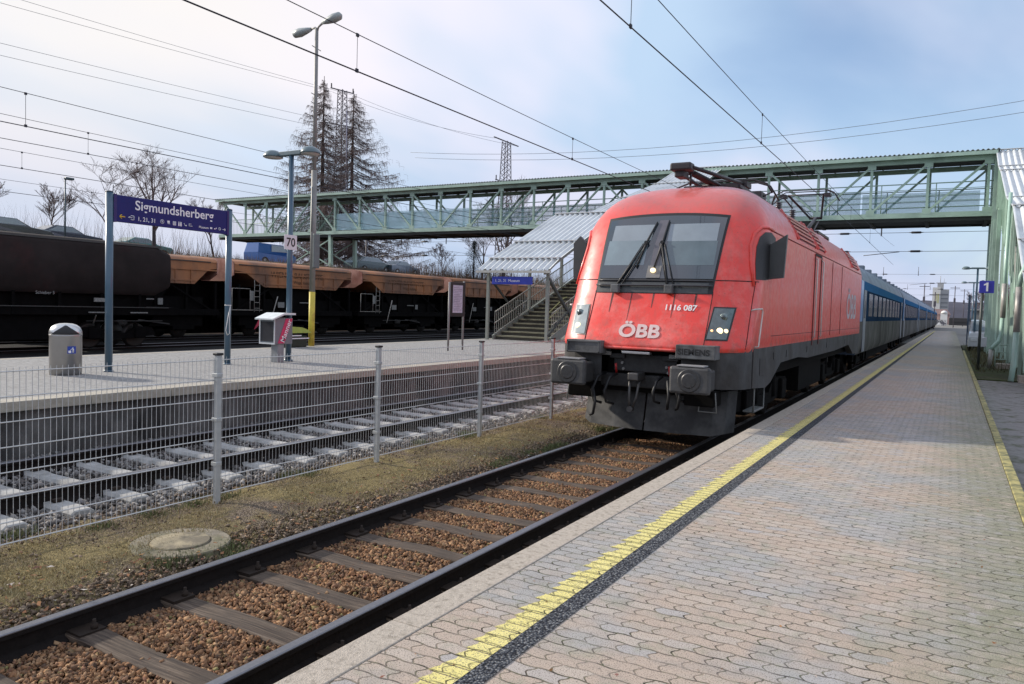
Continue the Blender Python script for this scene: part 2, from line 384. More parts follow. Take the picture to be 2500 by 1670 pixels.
# embankment with the car park on top
E_ = [(-36.5, -.5), (-40, 1.2), (-43.5, 3.9), (-45.2, 4.42), (-46, 4.5), (-75, 4.5), (-240, 4.5), (-240, -1), (-36.5, -1)]
pr = MB(); rows = []
for y in np.arange(-40, 420, 2.5):
    rows.append([(x + .5*math.sin(y*.21+x), y, z + (.16*math.sin(y*.9+x*1.7)+.1*math.sin(y*2.3)) * (1 if j in (1, 2, 3) else .0)) for j, (x, z) in enumerate(E_[:7])])
pr.grid(rows); struct(pr.build('embankment', mat('dry brown bank', (.10, .062, .036), .95, var=.4, scale=2.2, bump=.9, bscale=9, col2=(.055, .05, .028), c2pos=(.45, .6))))

# loose stones -------------------------------------------------
def stone_mat(name, stops):
    m, t, b, new, lk, mt, noise, mixc, rng_, g = shader_mat(name)
    at = new('ShaderNodeAttribute'); at.attribute_name = 'tint'
    c = ramp_node(new, lk, at.outputs['Fac'], stops)
    c = mixc(rng_(noise(120, 3, .6, g), .3, .7, 0, .5), c, (.20, .15, .11))
    lk(c, b.inputs['Base Color']); b.inputs['Roughness'].default_value = .9; b.inputs['Specular IOR Level'].default_value = .25
    return m
ICO_V = None
def stones(name, n, region, zfn, size, m, label):
    """region(rng,n)-> xy arrays ; deformed octahedra-based chips, one mesh (nobody could count them)"""
    import bmesh
    bm = bmesh.new(); bmesh.ops.create_cube(bm, size=1.35); bmesh.ops.triangulate(bm, faces=bm.faces[:]); bv = np.array([v.co[:] for v in bm.verts]); bf = np.array([[v.index for v in q.verts] for q in bm.faces]); bm.free()
    xy = region(n); n = len(xy)
    s = size[0] + (size[1]-size[0]) * rng.random(n)**1.6
    V = bv[None] * (1 + .75*(rng.random((n, len(bv)))-.5))[:, :, None] + .35*(rng.random((n, len(bv), 3))-.5)
    sc = np.stack([.75+.5*rng.random(n), .6+.45*rng.random(n), .42+.3*rng.random(n)], 1); V = V*sc[:, None, :]
    # random rotations
    q = rng.normal(size=(n, 4)); q /= np.linalg.norm(q, axis=1)[:, None]; w, x, y, z = q.T
    Rm = np.stack([1-2*(y*y+z*z), 2*(x*y-z*w), 2*(x*z+y*w), 2*(x*y+z*w), 1-2*(x*x+z*z), 2*(y*z-x*w), 2*(x*z-y*w), 2*(y*z+x*w), 1-2*(x*x+y*y)], 1).reshape(n, 3, 3)
    V = np.einsum('nij,nkj->nki', Rm, V) * s[:, None, None]
    V[:, :, 0] += xy[:, 0:1]; V[:, :, 1] += xy[:, 1:2]; V[:, :, 2] += zfn(xy)[:, None]
    F = bf[None] + (np.arange(n)*len(bv))[:, None, None]
    o = np_mesh(name, V.reshape(-1, 3), F.reshape(-1, 3), m, np.repeat(rng.random(n), len(bv)))
    return tag(o, label, 'ballast', kind='stuff')
M_st1 = stone_mat('rusty stones', [(0, (.045, .022, .013)), (.25, (.14, .068, .030)), (.6, (.33, .155, .065)), (.85, (.44, .27, .14)), (.94, (.17, .06, .035)), (1, (.26, .24, .08))])
M_st2 = stone_mat('grey stones', [(0, (.05, .05, .052)), (.5, (.14, .14, .145)), (.9, (.32, .32, .32)), (1, (.46, .42, .36))])
M_st3 = stone_mat('mixed stones', [(0, (.06, .042, .03)), (.5, (.17, .125, .085)), (.9, (.32, .25, .18)), (1, (.38, .20, .10))])
TC = -3.98; YSL = [1.55, 2.12, 2.78, 3.44, 4.10, 4.72, 5.33, 5.97, 6.55, 7.15, 7.75, 8.35, 8.95, 9.55, 10.15, 10.75, 11.35]
def reg_mid(n):   # between the rails of track 1
    y = 1.0 + 11.0*rng.random(n)**1.25; x = TC + (rng.random(n)-.5)*1.40
    dmin = np.min(np.abs(y[:, None]-np.array(YSL)[None]), axis=1); kp = (dmin > .098) | (rng.random(n) < .025)
    return np.stack([x[kp], y[kp]], 1)
stones('ballast', 56000, reg_mid, lambda p: -.592 + .028*(1-((p[:, 0]-TC)/.72)**2) + .026*rng.random(len(p)), (.010, .025), M_st1, 'rusty brown ballast stones between the rails of the near track')
def reg_out(n):
    y = 1.6 + 11*rng.random(n)**1.2; x = np.where(rng.random(n) < .62, -4.83 - .62*rng.random(n)**1.5, -3.12 + .72*rng.random(n))
    return np.stack([x, y], 1)
stones('ballast', 12000, reg_out, lambda p: np.where(p[:, 0] < -4, -.585 + .085*np.clip((-4.83-p[:, 0])/.4, 0, 1), -.585) + .02*rng.random(len(p)), (.011, .026), M_st3, 'dark mixed stones and chips along the outer sides of the near rails')
def reg_t2(n):
    y = 2.0 + 24*rng.random(n)**1.5; x = -6.75 - 3.2*rng.random(n)
    d = np.abs((y-3.0+.3) % .6-.3); kp = (d > .15) | (np.abs(x+8.34) > 1.33)
    return np.stack([x[kp], y[kp]], 1)
stones('ballast', 26000, reg_t2, lambda p: -.495 + .025*rng.random(len(p)), (.018, .036), M_st2, 'grey ballast stones around the concrete sleepers of the middle track')
def reg_verge(n):
    y = 2.2 + 14*rng.random(n)**1.3; x = -5.0 - 1.9*rng.random(n)
    keep = rng.random(n) < np.clip(np.abs((x+5.9)/.9)**2+.12, 0, 1)
    return np.stack([x[keep], y[keep]], 1)
stones('ballast', 9000, reg_verge, lambda p: -.468 + .008*rng.random(len(p)) - .05*np.clip((-5.1-p[:, 0])*-4, 0, 1), (.006, .016), M_st3, 'fine tan gravel scattered on the mossy verge beside the mesh fence')
# moss / dry grass blades on the verge
def blades(name, n, reg, h, m, label):
    xy = reg(n); n = len(xy); hh = h*(.4+.9*rng.random(n)); a = rng.random(n)*2*PI; ln_ = .5*hh*rng.normal(size=n); wd = .0022+.003*rng.random(n)
    V = np.zeros((n, 3, 3)); zz_ = -.475 + .018*np.sin(xy[:, 0]*5.1+xy[:, 1]*1.3)
    V[:, 0] = np.stack([xy[:, 0]-np.cos(a)*wd, xy[:, 1]-np.sin(a)*wd, zz_], 1); V[:, 1] = np.stack([xy[:, 0]+np.cos(a)*wd, xy[:, 1]+np.sin(a)*wd, zz_], 1)
    V[:, 2] = np.stack([xy[:, 0]-np.sin(a)*ln_, xy[:, 1]+np.cos(a)*ln_, zz_+hh], 1)
    o = np_mesh(name, V.reshape(-1, 3), np.arange(3*n).reshape(n, 3), m, np.repeat(rng.random(n), 3)); return tag(o, label, 'grass', kind='stuff')
M_bl = stone_mat('dry grass', [(0, (.22, .17, .08)), (.5, (.42, .34, .165)), (.85, (.52, .44, .25)), (1, (.18, .19, .08))])
def reg_grass(n):
    y = 2.4 + 16*rng.random(n)**1.25; x = -5.2 - 1.35*rng.random(n)
    v = np.sin(x*3.3+y*.9)+np.sin(y*2.1-x*2.2)+.8*np.sin(y*5.3+x*6.1); kp = (v > -.5-1.5*rng.random(n))
    return np.stack([x[kp], y[kp]], 1)
blades('grass', 60000, reg_grass, .024, M_bl, 'low mossy yellow-brown grass along the fence')

# fallen leaves and bits of litter
def flakes(name, n, xr_, yr_, zf_, sz, m, label):
    x = rng.uniform(*xr_, n); y = yr_[0]+(yr_[1]-yr_[0])*rng.random(n)**1.3; a = rng.random(n)*2*PI; s_ = sz*(.5+rng.random(n)); z = zf_(x); V = np.zeros((n, 4, 3))
    for k_, (p, q) in enumerate(((1, 0), (.1, .45), (-1, .1), (0, -.45))):
        V[:, k_] = np.stack([x+s_*(p*np.cos(a)-q*np.sin(a)), y+s_*(p*np.sin(a)+q*np.cos(a)), z+s_*rng.uniform(-.3, .5, n)], 1)
    o = np_mesh(name, V.reshape(-1, 3), np.arange(4*n).reshape(n, 4), m, np.repeat(rng.random(n), 4)); return tag(o, label, 'leaves', kind='stuff')
M_leaf = stone_mat('dead leaves', [(0, (.10, .035, .02)), (.4, (.26, .10, .035)), (.75, (.36, .20, .07)), (.92, (.22, .05, .04)), (1, (.6, .58, .52))])
flakes('fallen_leaves', 420, (-5.9, -4.85), (2.4, 11), lambda x: x*0-.462, .022, M_leaf, 'scattered brown leaves beside the left rail of the near track')
flakes('fallen_leaves', 160, (-4.7, -3.3), (1.6, 10), lambda x: x*0-.545, .018, M_leaf, 'scattered leaves among the rusty ballast stones')
flakes('fallen_leaves', 130, (-2.1, .5), (1.5, 9), lambda x: x*0+.006, .009, M_leaf, 'tiny leaf fragments scattered on the paving of the near platform')
M_weed = stone_mat('green weeds', [(0, (.03, .05, .015)), (.5, (.08, .12, .03)), (1, (.16, .20, .07))])
def reg_weed(n):
    c_ = rng.integers(0, 26, n); cx_ = np.where(np.arange(26) % 2 == 0, -4.95-.25*rng.random(26), -6.45-.35*rng.random(26)); cy_ = 2.0+11*rng.random(26)**1.2
    return np.stack([cx_[c_]+rng.normal(size=n)*.06, cy_[c_]+rng.normal(size=n)*.09], 1)
blades('weeds', 5200, reg_weed, .055, M_weed, 'small green weed tufts along the rail and the foot of the fence')
# manhole
mh = empty('manhole', (-5.52, 4.12, -.47), 'round concrete manhole slab set in the mossy verge', 'manhole'); MZ = -.522
Mmh = mat('manhole concrete', (.25, .215, .16), .95, var=.3, scale=14, bump=.6, bscale=60, col2=(.14, .13, .075), c2pos=(.45, .62))
MB().lathe([(.40, 0), (.40, .055), (.39, .065), (.245, .066), (.242, .05), (.24, .05)], (-5.52, 4.12, MZ), 48, smooth=False).build('rim', Mmh, mh)
MB().lathe([(.236, 0), (.236, .068), (.228, .078), (.01, .084)], (-5.52, 4.12, MZ), 48, smooth=False).build('lid', mat('manhole lid', (.30, .25, .16), .95, var=.3, scale=10, bump=.5, bscale=50, col2=(.17, .145, .10), c2pos=(.5, .6)), mh)

# ------------------------------------------------------------------ rails and sleepers
M_rail = mat('rail steel', (.014, .011, .010), .85, .0, spec=.15, var=.3, scale=20, bump=.3)
M_head = mat('polished rail head', (.20, .20, .215), .42, .85, var=.15, scale=30)
def rail(xc, zt, y0, y1, label, sc=1.0, grp=None):
    rt = empty('rail', (xc, y0, zt), label, 'rail', grp)
    h = .172*sc; hw = .036*sc; p = [(-.075, -h), (.075, -h), (.075, -h+.012), (.012, -h+.04), (.009, -.05), (hw, -.038), (hw, -.012), (-hw, -.012), (-hw, -.038), (-.009, -.05), (-.012, -h+.04), (-.075, -h+.012)]
    MB().prism([(xc+a, zt+c) for a, c in p], 1, y0, y1).build('rail_web', M_rail, rt)
    q = [(-hw, -.012), (hw, -.012), (hw, -.006), (hw-.008, 0), (-hw+.008, 0), (-hw, -.006)]
    MB().prism([(xc+a, zt+c) for a, c in q], 1, y0, y1).build('rail_head', M_head, rt); return rt
rail(TC-.7525, ZR, -3, 125, 'left rail of the near track, bright worn head over a black web')
rail(TC+.7525, ZR, -3, 125, 'right rail of the near track running along the platform kerb')
T2 = -8.34; ZR2 = -.31
rail(T2+.7525, ZR2, -3, 125, 'rail of the middle track just behind the mesh fence')
rail(T2-.7525, ZR2, -3, 125, 'rail of the middle track nearest the island platform wall')
YT = [(-18.05, -.32), (-23.3, -.36), (-28., -.38), (-33., -.40)]
for xc, zt in YT:
    for sgn in (-1, 1):
        rail(xc+sgn*.7525, zt, -12, 160, {-18.05: 'rail of the first yard track just beyond the island platform', -23.3: 'rail of the second yard track between the island platform and the dark wagon', -28.: 'rail under the dark brown hopper wagon', -33.: 'rail under the orange hopper wagons'}[xc] + (', far side' if sgn < 0 else ', near side'))
def ordw(n):
    a = ['', 'first', 'second', 'third', 'fourth', 'fifth', 'sixth', 'seventh', 'eighth', 'ninth', 'tenth', 'eleventh', 'twelfth', 'thirteenth', 'fourteenth', 'fifteenth', 'sixteenth', 'seventeenth', 'eighteenth', 'nineteenth']
    if n < 20: return a[n]
    t_ = ['', '', 'twent', 'thirt', 'fort', 'fift'][n//10]
    return t_+'ieth' if n % 10 == 0 else t_+'y-'+a[n % 10]
def wood_mat():
    m, t, b, new, lk, mt, noise, mixc, rng_, g = shader_mat('weathered sleeper wood')
    mp_ = new('ShaderNodeMapping'); lk(g, mp_.inputs[0]); mp_.inputs['Scale'].default_value = (3.0, 70, 40)
    n_ = noise(1.0, 5, .6, mp_.outputs[0]); c = ramp_node(new, lk, n_, [(.3, (.016, .011, .008)), (.43, (.055, .037, .026)), (.58, (.115, .083, .058)), (.75, (.20, .155, .115))])
    c = mixc(rng_(noise(5, 3, .6, g), .45, .65, 0, .6), c, (.06, .045, .033)); lk(c, b.inputs['Base Color']); b.inputs['Roughness'].default_value = .9
    bp = new('ShaderNodeBump'); bp.inputs['Strength'].default_value = .8; bp.inputs['Distance'].default_value = .006; lk(n_, bp.inputs['Height']); lk(bp.outputs[0], b.inputs['Normal']); return m
M_wood = wood_mat()
M_iron = mat('rusty fastening', (.03, .02, .014), .8, .4, var=.3)
def wood_sleeper(y, i):
    w = .098 + .012*math.sin(i*3.1); x0, x1 = TC-1.27, TC+1.25; tw = R(1.2)*math.sin(i*5.7)
    rt = empty('wooden_sleeper', (TC, y, -.60), ('weathered wooden sleeper of the near track, %s counted from the locomotive plough' % ordw(len(ys_)-1-i)) if i < len(ys_)-1 else 'wooden sleeper of the near track lying in the shade under the locomotive plough', 'sleeper', 'wooden sleepers of the near track', 0)
    rt.rotation_euler = (0, 0, tw)
    top = []; n = 14
    for a in range(n+1):
        x = x0 + (x1-x0)*a/n; top.append((x, w+.006*math.sin(a*1.9+i), -.535 + .006*math.sin(a*1.1+i*2)))
    b = MB(); V = []
    for x, hw, z in top: V += [(x, y-hw, -.75), (x, y-hw, z-.008), (x, y-hw+.012, z), (x, y+hw-.012, z), (x, y+hw, z-.008), (x, y+hw, -.75)]
    F = []
    for a in range(n):
        for q in range(5): F.append((a*6+q, a*6+q+1, a*6+6+q+1, a*6+6+q))
    F += [(5, 4, 3, 2, 1, 0), tuple(n*6+q for q in range(6))]
    b.add(V, F); b.build('timber', M_wood, rt)
    for sx in (-.7525, .7525):
        c = MB(); c.box(TC+sx-.16, TC+sx+.16, y-.085, y+.085, -.56, -.517)
        for e_ in (-.12, .12):
            c.lathe([(.022, -.01), (.022, .03), (.011, .032), (.011, .06)], (TC+sx+e_, y+.03, -.517), 8)
        c.build('rail_plate', M_iron, rt)
ys_ = [1.55, 2.12, 2.78, 3.44, 4.10, 4.72, 5.33, 5.97, 6.55, 7.15, 7.75, 8.35, 8.95, 9.55, 10.15, 10.75, 11.35]
for i, y in enumerate(ys_): wood_sleeper(y, i)
M_csl = mat('sleeper concrete', (.36, .355, .34), .9, var=.2, scale=10, bump=.4, col2=(.22, .215, .20))
y0 = 3.0
rt = empty('concrete_sleeper', (T2, y0, -.48), 'pale concrete sleeper of the middle track, just outside the left picture edge', 'sleeper', 'concrete sleepers of the middle track')
b = MB(); V = []; pr_ = [(-1.3, .11, -.455), (-1.28, .112, -.445), (-.95, .115, -.442), (-.55, .112, -.442), (-.40, .10, -.452), (.40, .10, -.452), (.55, .112, -.442), (.95, .115, -.442), (1.28, .112, -.445), (1.3, .11, -.455)]
for x, hw, z in pr_: V += [(T2+x, y0-hw, -.7), (T2+x, y0-hw, z-.03), (T2+x, y0-hw+.035, z), (T2+x, y0+hw-.035, z), (T2+x, y0+hw, z-.03), (T2+x, y0+hw, -.7)]
F = []
for a in range(len(pr_)-1):
    for q in range(5): F.append((a*6+q, a*6+q+1, a*6+6+q+1, a*6+6+q))
F += [(5, 4, 3, 2, 1, 0), tuple((len(pr_)-1)*6+q for q in range(6))]
b.add(V, F, False); b.build('block', M_csl, rt)
for sx in (-.7525, .7525):
    for e_ in (-.11, .11): c = MB(); c.bbox(T2+sx+e_-.03, T2+sx+e_+.03, y0-.05, y0+.05, -.437, -.405, .008); c.build('rail_clip', M_iron, rt)
for i in range(1, 46): copy_tree(rt, off=(0, i*.6, 0), label='pale concrete sleeper of the middle track, %s from the left picture edge' % ordw(i))
# ------------------------------------------------------------------ locomotive
LV = [(1.00,10.80,1.44),(1.035,10.74,1.485),(1.10,10.75,1.50),(1.22,10.81,1.50),(1.5,10.955,1.50),(1.86,11.13,1.50),(2.07,11.21,1.50),(2.6,11.47,1.50),(2.86,11.61,1.495),(2.95,11.66,1.475),(3.12,11.76,1.42),(3.3,11.91,1.33),(3.45,12.09,1.22),(3.56,12.29,1.09),(3.64,12.52,.95),(3.71,12.85,.79),(3.76,13.25,.62),(3.79,13.7,.42),(3.805,14.2,.18),(3.81,14.6,.0)]
LZ = np.array([l[0] for l in LV]); LYF = np.array([l[1] for l in LV]); LWD = np.array([l[2] for l in LV])
SN, SD = 3.6, .95; LEND = 26.1
def lyf(z): return float(np.interp(z, LZ, LYF))
def lw(z): return float(np.interp(z, LZ, LWD))
def FY(x, z, off=0.):     # y of the nose surface at (x from centre, z)
    s = min(abs(x)/max(lw(z), 1e-4), .9999); return lyf(z) + SD*(1-(1-s**SN)**(1/SN)) - off
def SX(y, z, off=0.):     # |x| of the side surface at (y, z)
    s = min(max((lyf(z)+SD-y)/SD, 0), 1); return lw(z)*(1-s**SN)**(1/SN) + off
M_red = None
def red_mat():
    m, t, b, new, lk, mt, noise, mixc, rng_, g = shader_mat('locomotive red paint')
    mp_ = new('ShaderNodeMapping'); lk(g, mp_.inputs[0]); mp_.inputs['Scale'].default_value = (5, 5, .35)
    st = noise(2.5, 5, .65, mp_.outputs[0]); sp0 = new('ShaderNodeSeparateXYZ'); lk(g, sp0.inputs[0])
    c = mixc(rng_(st, .46, .72, 0, .55), (.76, .042, .028), (.46, .08, .06))
    fz = mt('MULTIPLY', rng_(noise(1.9, 5, .7, g), .46, .64), rng_(mt('SUBTRACT', 12.0, sp0.outputs[1]), 0, .8)); c = mixc(mt('MULTIPLY', fz, .38), c, (.80, .30, .26))  # pale pink patches put the nose's sky highlight into the paint colour
    sp = new('ShaderNodeSeparateXYZ'); lk(g, sp.inputs[0])
    low = mt('MULTIPLY', rng_(sp.outputs[2], 1.05, 1.6, 1, 0), rng_(noise(7, 5, .7, g), .45, .62)); c = mixc(mt('MULTIPLY', low, .45), c, (.20, .075, .055))
    roof = rng_(sp.outputs[2], 2.95, 3.35); c = mixc(mt('MULTIPLY', roof, mt('ADD', .30, mt('MULTIPLY', noise(3, 4, .6, g), .45))), c, (.33, .17, .16))
    chips = mt('MULTIPLY', rng_(noise(38, 3, .6, g), .67, .70), rng_(mt('SUBTRACT', 12.2, sp.outputs[1]), 0, .5)); c = mixc(mt('MULTIPLY', chips, .75), c, (.12, .03, .028))
    lk(c, b.inputs['Base Color']); lk(rng_(noise(9, 4, .6, g), .3, .7, .32, .52), b.inputs['Roughness']); b.inputs['Coat Weight'].default_value = .28; b.inputs['Coat Roughness'].default_value = .15
    bp = new('ShaderNodeBump'); bp.inputs['Strength'].default_value = .12; bp.inputs['Distance'].default_value = .02; lk(noise(1.3, 2, .5, g), bp.inputs['Height']); lk(bp.outputs[0], b.inputs['Normal'])
    return m
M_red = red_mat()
M_blk = mat('black rubber', (.010, .010, .011), .55, var=.1)
M_gun = mat('dark grey underframe', (.13, .133, .134), .65, var=.22, scale=6, bump=.2, bscale=60, col2=(.032, .030, .030), c2pos=(.45, .65))
M_under = mat('sooty running gear', (.006, .0055, .005), .9, spec=.1, var=.4, scale=10)
M_chrome = mat('dull steel', (.42, .42, .42), .4, .8, var=.1)
M_glass = mat('cab glass', (.022, .032, .042), .05, var=.15, scale=2, coat=1., spec=.9)
M_visor = mat('sun blind behind glass', (.22, .26, .29), .15, var=.12, scale=3, coat=1.)
M_white = mat('white lettering', (.72, .70, .68), .5, var=.06)
M_palelog = mat('faded white lettering', (.62, .47, .45), .5, var=.12, scale=12)
M_fog = mat('lens glass', (.30, .34, .34), .08, var=.2, scale=14, coat=1)
M_lampon = mat('lit lamp', (1, .85, .55), .3, emit=((1., .74, .38), 1.7))
M_lampmid = mat('lit lamp amber', (1, .6, .3), .3, emit=((1., .50, .22), 1.4))
loco = empty('electric_locomotive', (TC, 10.8, ZR), 'red electric locomotive with folded front pantograph at the head of the train', 'locomotive')
zs = []
for a, b_ in zip(LZ[:-1], LZ[1:]):
    k_ = max(1, int((b_-a)/.06)); zs += list(np.linspace(a, b_, k_, endpoint=False))
zs.append(LZ[-1])
# smooth the profile slightly
def sm(arr, z):
    return float(np.mean([np.interp(z+d, LZ, arr) for d in (-.03, 0, .03)])) if 1.1 < z < 3.7 else float(np.interp(z, LZ, arr))
rows = []
for z in zs:
    w, yf = sm(LWD, z), sm(LYF, z); row = []
    row.append((TC+w, LEND, z)); 
    for yy in (22, 18, 15, 13.8): row.append((TC+w, max(yy, yf+SD+.01), z))
    nA = 26
    for i in range(-nA, nA+1):
        t_ = i/nA*PI/2; sn, cs = math.sin(t_), math.cos(t_)
        x = -math.copysign(abs(sn)**(2/SN), sn)*w; y = yf + SD*(1-abs(cs)**(2/SN)); row.append((TC+x, y, z))
    for yy in (13.8, 15, 18, 22): row.append((TC-w, max(yy, yf+SD+.01), z))
    row.append((TC-w, LEND, z)); rows.append(row)
b = MB(); b.grid(rows)
b.prism([(TC+w_, z_) for z_, w_ in [(l[0], l[2]) for l in LV]] + [(TC-l[2], l[0]) for l in reversed(LV)], 1, LEND, LEND+.02)
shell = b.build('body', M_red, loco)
M_seam = mat('panel gap', (.012, .006, .006), .8)
def surf_front(z0, z1, x0f, x1f, off, nz=14, nx=22, name='p', m=None, par=None, bow=0.):
    rows = []
    for i in range(nz+1):
        row = []
        for j in range(nx+1):
            s = j/nx; zt_ = i/nz
            zl, zh = z0, z1
            xx0 = x0f(zl+(zh-zl)*zt_); xx1 = x1f(zl+(zh-zl)*zt_); x = xx0+(xx1-xx0)*s
            zh2 = z1 + bow*(1-(2*s-1)**2); z = zl+(zh2-zl)*zt_
            row.append((TC+x, FY(x, z, off), z))
        rows.append(row)
    b = MB(); b.grid(rows); return b.build(name, m, par)
lin = lambda a, za, b_, zb: (lambda z: a+(b_-a)*(z-za)/(zb-za))
wsL, wsR = lin(-.93, 1.88, -.99, 3.12), lin(.93, 1.88, .99, 3.12)
ws = surf_front(1.86, 3.09, wsL, wsR, .006, name='windscreen', m=M_blk, par=loco, bow=.06)
surf_front(2.09, 3.05, lambda z: wsL(z)+.035, lambda z: wsR(z)-.035, .012, name='glass', m=M_glass, par=ws, bow=.055)
surf_front(2.70, 2.96, lambda z: -.84, lambda z: -.16, .014, name='sun_blind', m=M_visor, par=ws)
surf_front(2.68, 2.96, lambda z: .10, lambda z: .86, .014, name='sun_blind', m=M_visor, par=ws)
M_mid = mat('seen through glass', (.085, .12, .135), .12, var=.25, scale=2.5, coat=1)
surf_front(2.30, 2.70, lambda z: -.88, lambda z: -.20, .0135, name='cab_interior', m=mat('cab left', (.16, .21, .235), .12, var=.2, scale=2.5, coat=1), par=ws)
surf_front(2.30, 2.68, lambda z: .12, lambda z: .88, .0135, name='cab_interior', m=M_mid, par=ws)
surf_front(2.10, 3.03, lambda z: -.09, lambda z: .05, .016, nx=4, name='mullion', m=mat('mullion', (.10, .095, .11), .3, coat=.6), par=ws)
# upper lamp in the windscreen foot
lh = surf_front(2.10, 2.29, lambda z: -.12, lambda z: .10, .022, nx=4, nz=4, name='top_headlight', m=mat('lamp housing', (.17, .165, .155), .4, coat=.6), par=loco)
b = MB(); b.lathe([(.001, -.045), (.036, -.04), (.040, 0)], (TC-.02, FY(-.02, 2.21)-.02, 2.215), 16, axis=1); b.build('lamp', M_lampon, lh)
# seams
b = MB()
def fpath(pts, off=.003): return [(TC+x, FY(x, z, off), z) for x, z in pts]
b.path(fpath([(-.93+ .0*i, z) for i, z in enumerate(np.linspace(1.02, 1.9, 10))]), .006, 4)
b.path(fpath([(.93, z) for z in np.linspace(1.02, 1.9, 10)]), .006, 4)
b.path(fpath([(x, 2.07) for x in np.linspace(-1.46, -.94, 14)]), .007, 4)
b.path(fpath([(x, 2.07) for x in np.linspace(.94, 1.47, 20)]), .007, 4)
for sg in (-1, 1):
    b.path([(TC+sg*SX(y, z, .002), y, z) for z, y in zip(np.linspace(2.07, 1.08, 12), np.linspace(11.62, 11.15, 12))], .006, 4)
b.build('panel_seams', M_seam, loco)
# gutter line and side lower trim
b = MB()
for sg in (-1, 1):
    b.path([(TC+sg*SX(y, 2.9, .004), y, 2.9 if y > 12.2 else 2.9) for y in np.linspace(12.35, 26.0, 30)], .012, 5)
b.build('gutter', mat('gutter red', (.30, .03, .025), .5), loco)
# lettering on the nose
def on_nose(cx_, cz_, off=.012):
    return lambda x, y: (TC+cx_+x, FY(cx_+x, cz_+y, off), cz_+y)
text_mb('ÖBB', .265, on_nose(-.06, 1.20), .009, sx=1.26).build('emblem_lettering', M_palelog, loco)
text_mb('1116 087', .115, on_nose(.50, 1.615), .003, sx=1.12).build('number_lettering', M_white, loco)
# pale pink sky highlight on the nose is painted into its red; lower red lip
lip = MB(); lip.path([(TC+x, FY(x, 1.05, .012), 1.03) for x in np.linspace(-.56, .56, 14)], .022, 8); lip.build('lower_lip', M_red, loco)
M_grime = mat('grime streak', (.10, .045, .04), .8, var=.4, scale=30)
for x_, w_, l_ in ((-.62, .03, .30), (-.30, .018, .42), (.05, .025, .22), (.38, .02, .36), (.70, .03, .26)):
    b = MB(); b.grid([[(TC+x_+w_*a*(1-.7*i/6), FY(x_+w_*a*(1-.7*i/6), 1.86-l_*i/6, .003), 1.86-l_*i/6) for a in (-.5, .5)] for i in range(7)]); b.build('dirt_streak', M_grime, loco)
for yy in (19.4, 21.2):
    b = MB(); b.path([(TC+1.503, yy, 1.14), (TC+1.503, yy, 2.86)], .005, 4); b.build('panel_seam', M_seam, loco)
for z_ in (1.25,):
    b = MB(); b.path([(TC+1.502, y, z_) for y in np.linspace(12.6, 26, 12)], .004, 4); b.build('panel_seam', M_seam, loco)
# headlights
def headlight(sg):
    x0, x1 = (.955, 1.215)
    z0, z1 = 1.215, 1.66
    sl_ = lambda z: (z-z0)*.09
    fr = MB(); rows = []
    for i in range(9):
        z = z0-.02+(z1-z0+.04)*i/8; rows.append([(TC+sg*(x0-.02+sl_(z)+(x1-x0+.04)*j/6), FY(x0-.02+sl_(z)+(x1-x0+.04)*j/6, z, .010), z) for j in range(7)])
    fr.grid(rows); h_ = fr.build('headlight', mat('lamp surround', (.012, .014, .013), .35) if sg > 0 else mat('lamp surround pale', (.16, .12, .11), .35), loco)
    gl = MB(); rows = []
    for i in range(9):
        z = z0+(z1-z0)*i/8; rows.append([(TC+sg*(x0+sl_(z)+(x1-x0)*j/6), FY(x0+sl_(z)+(x1-x0)*j/6, z, .018), z) for j in range(7)])
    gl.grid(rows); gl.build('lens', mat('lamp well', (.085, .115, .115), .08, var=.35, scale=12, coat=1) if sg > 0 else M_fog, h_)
    def disc(xx, zz_, rr, m_, nm, dep=.022):
        b = MB(); y = FY(xx, zz_, dep); b.lathe([(rr*.2, -.012), (rr*.8, -.008), (rr, 0), (rr, .01)], (TC+sg*xx, y, zz_), 18, axis=1); b.build(nm, m_, h_)
    disc(1.135, 1.535, .058, mat('reflector', (.16, .20, .19), .2, .6, coat=1), 'upper_lamp', .026)
    disc(1.135, 1.535, .030, mat('reflector dark', (.03, .04, .04), .2, coat=1), 'upper_lamp', .040)
    disc(1.115, 1.335, .045, M_lampon, 'main_lamp', .026)
    if sg > 0: disc(1.195, 1.335, .030, M_lampon, 'main_lamp', .024); disc(1.01, 1.335, .018, M_lampmid, 'tail_lamp')
headlight(1); headlight(-1)
# wipers
def wiper(bx, kx, kz, tx0, tz0, tx1, tz1):
    w = empty('x', (0, 0, 0), '', '') if False else None
    b = MB(); off = .05
    P_ = lambda x, z, o_=off: (TC+x, FY(x, z, o_), z)
    b.tube(P_(bx-.03, 1.93), P_(kx-.012, kz), .015, n=6); b.tube(P_(bx+.06, 1.95), P_(kx+.03, kz), .011, n=6)
    b.tube(P_(bx-.05, 1.93, .035), P_(kx-.05, kz-.01, .04), .006, n=5)
    a = b.build('wiper', M_blk, loco)
    c = MB(); c.path([P_(tx0, tz0, .035), P_(kx, kz, .045), P_(tx1, tz1, .035)], [.012, .018, .012], 6); c.lathe([(.028, -.03), (.028, .03)], P_(kx, kz, .05), 8, axis=1); c.build('blade', M_blk, a)
    d = MB(); d.bbox(TC+bx-.07, TC+bx+.06, FY(bx, 1.9, .11), FY(bx, 1.9, .0), 1.86, 1.99, .012); d.build('wiper_motor', M_gun, a)
wiper(-.56, -.22, 2.66, -.12, 3.00, -.30, 2.26)
wiper(.30, .04, 2.66, .07, 3.02, -.02, 2.24)
b = MB(); b.path(fpath([(x, 1.985) for x in np.linspace(-.92, .92, 18)], .05), .016, 6); b.path(fpath([(x, 2.06) for x in np.linspace(-.92, .92, 18)], .02), .010, 6)
b.build('wiper_rail', mat('dark rail', (.045, .046, .05), .4), loco)
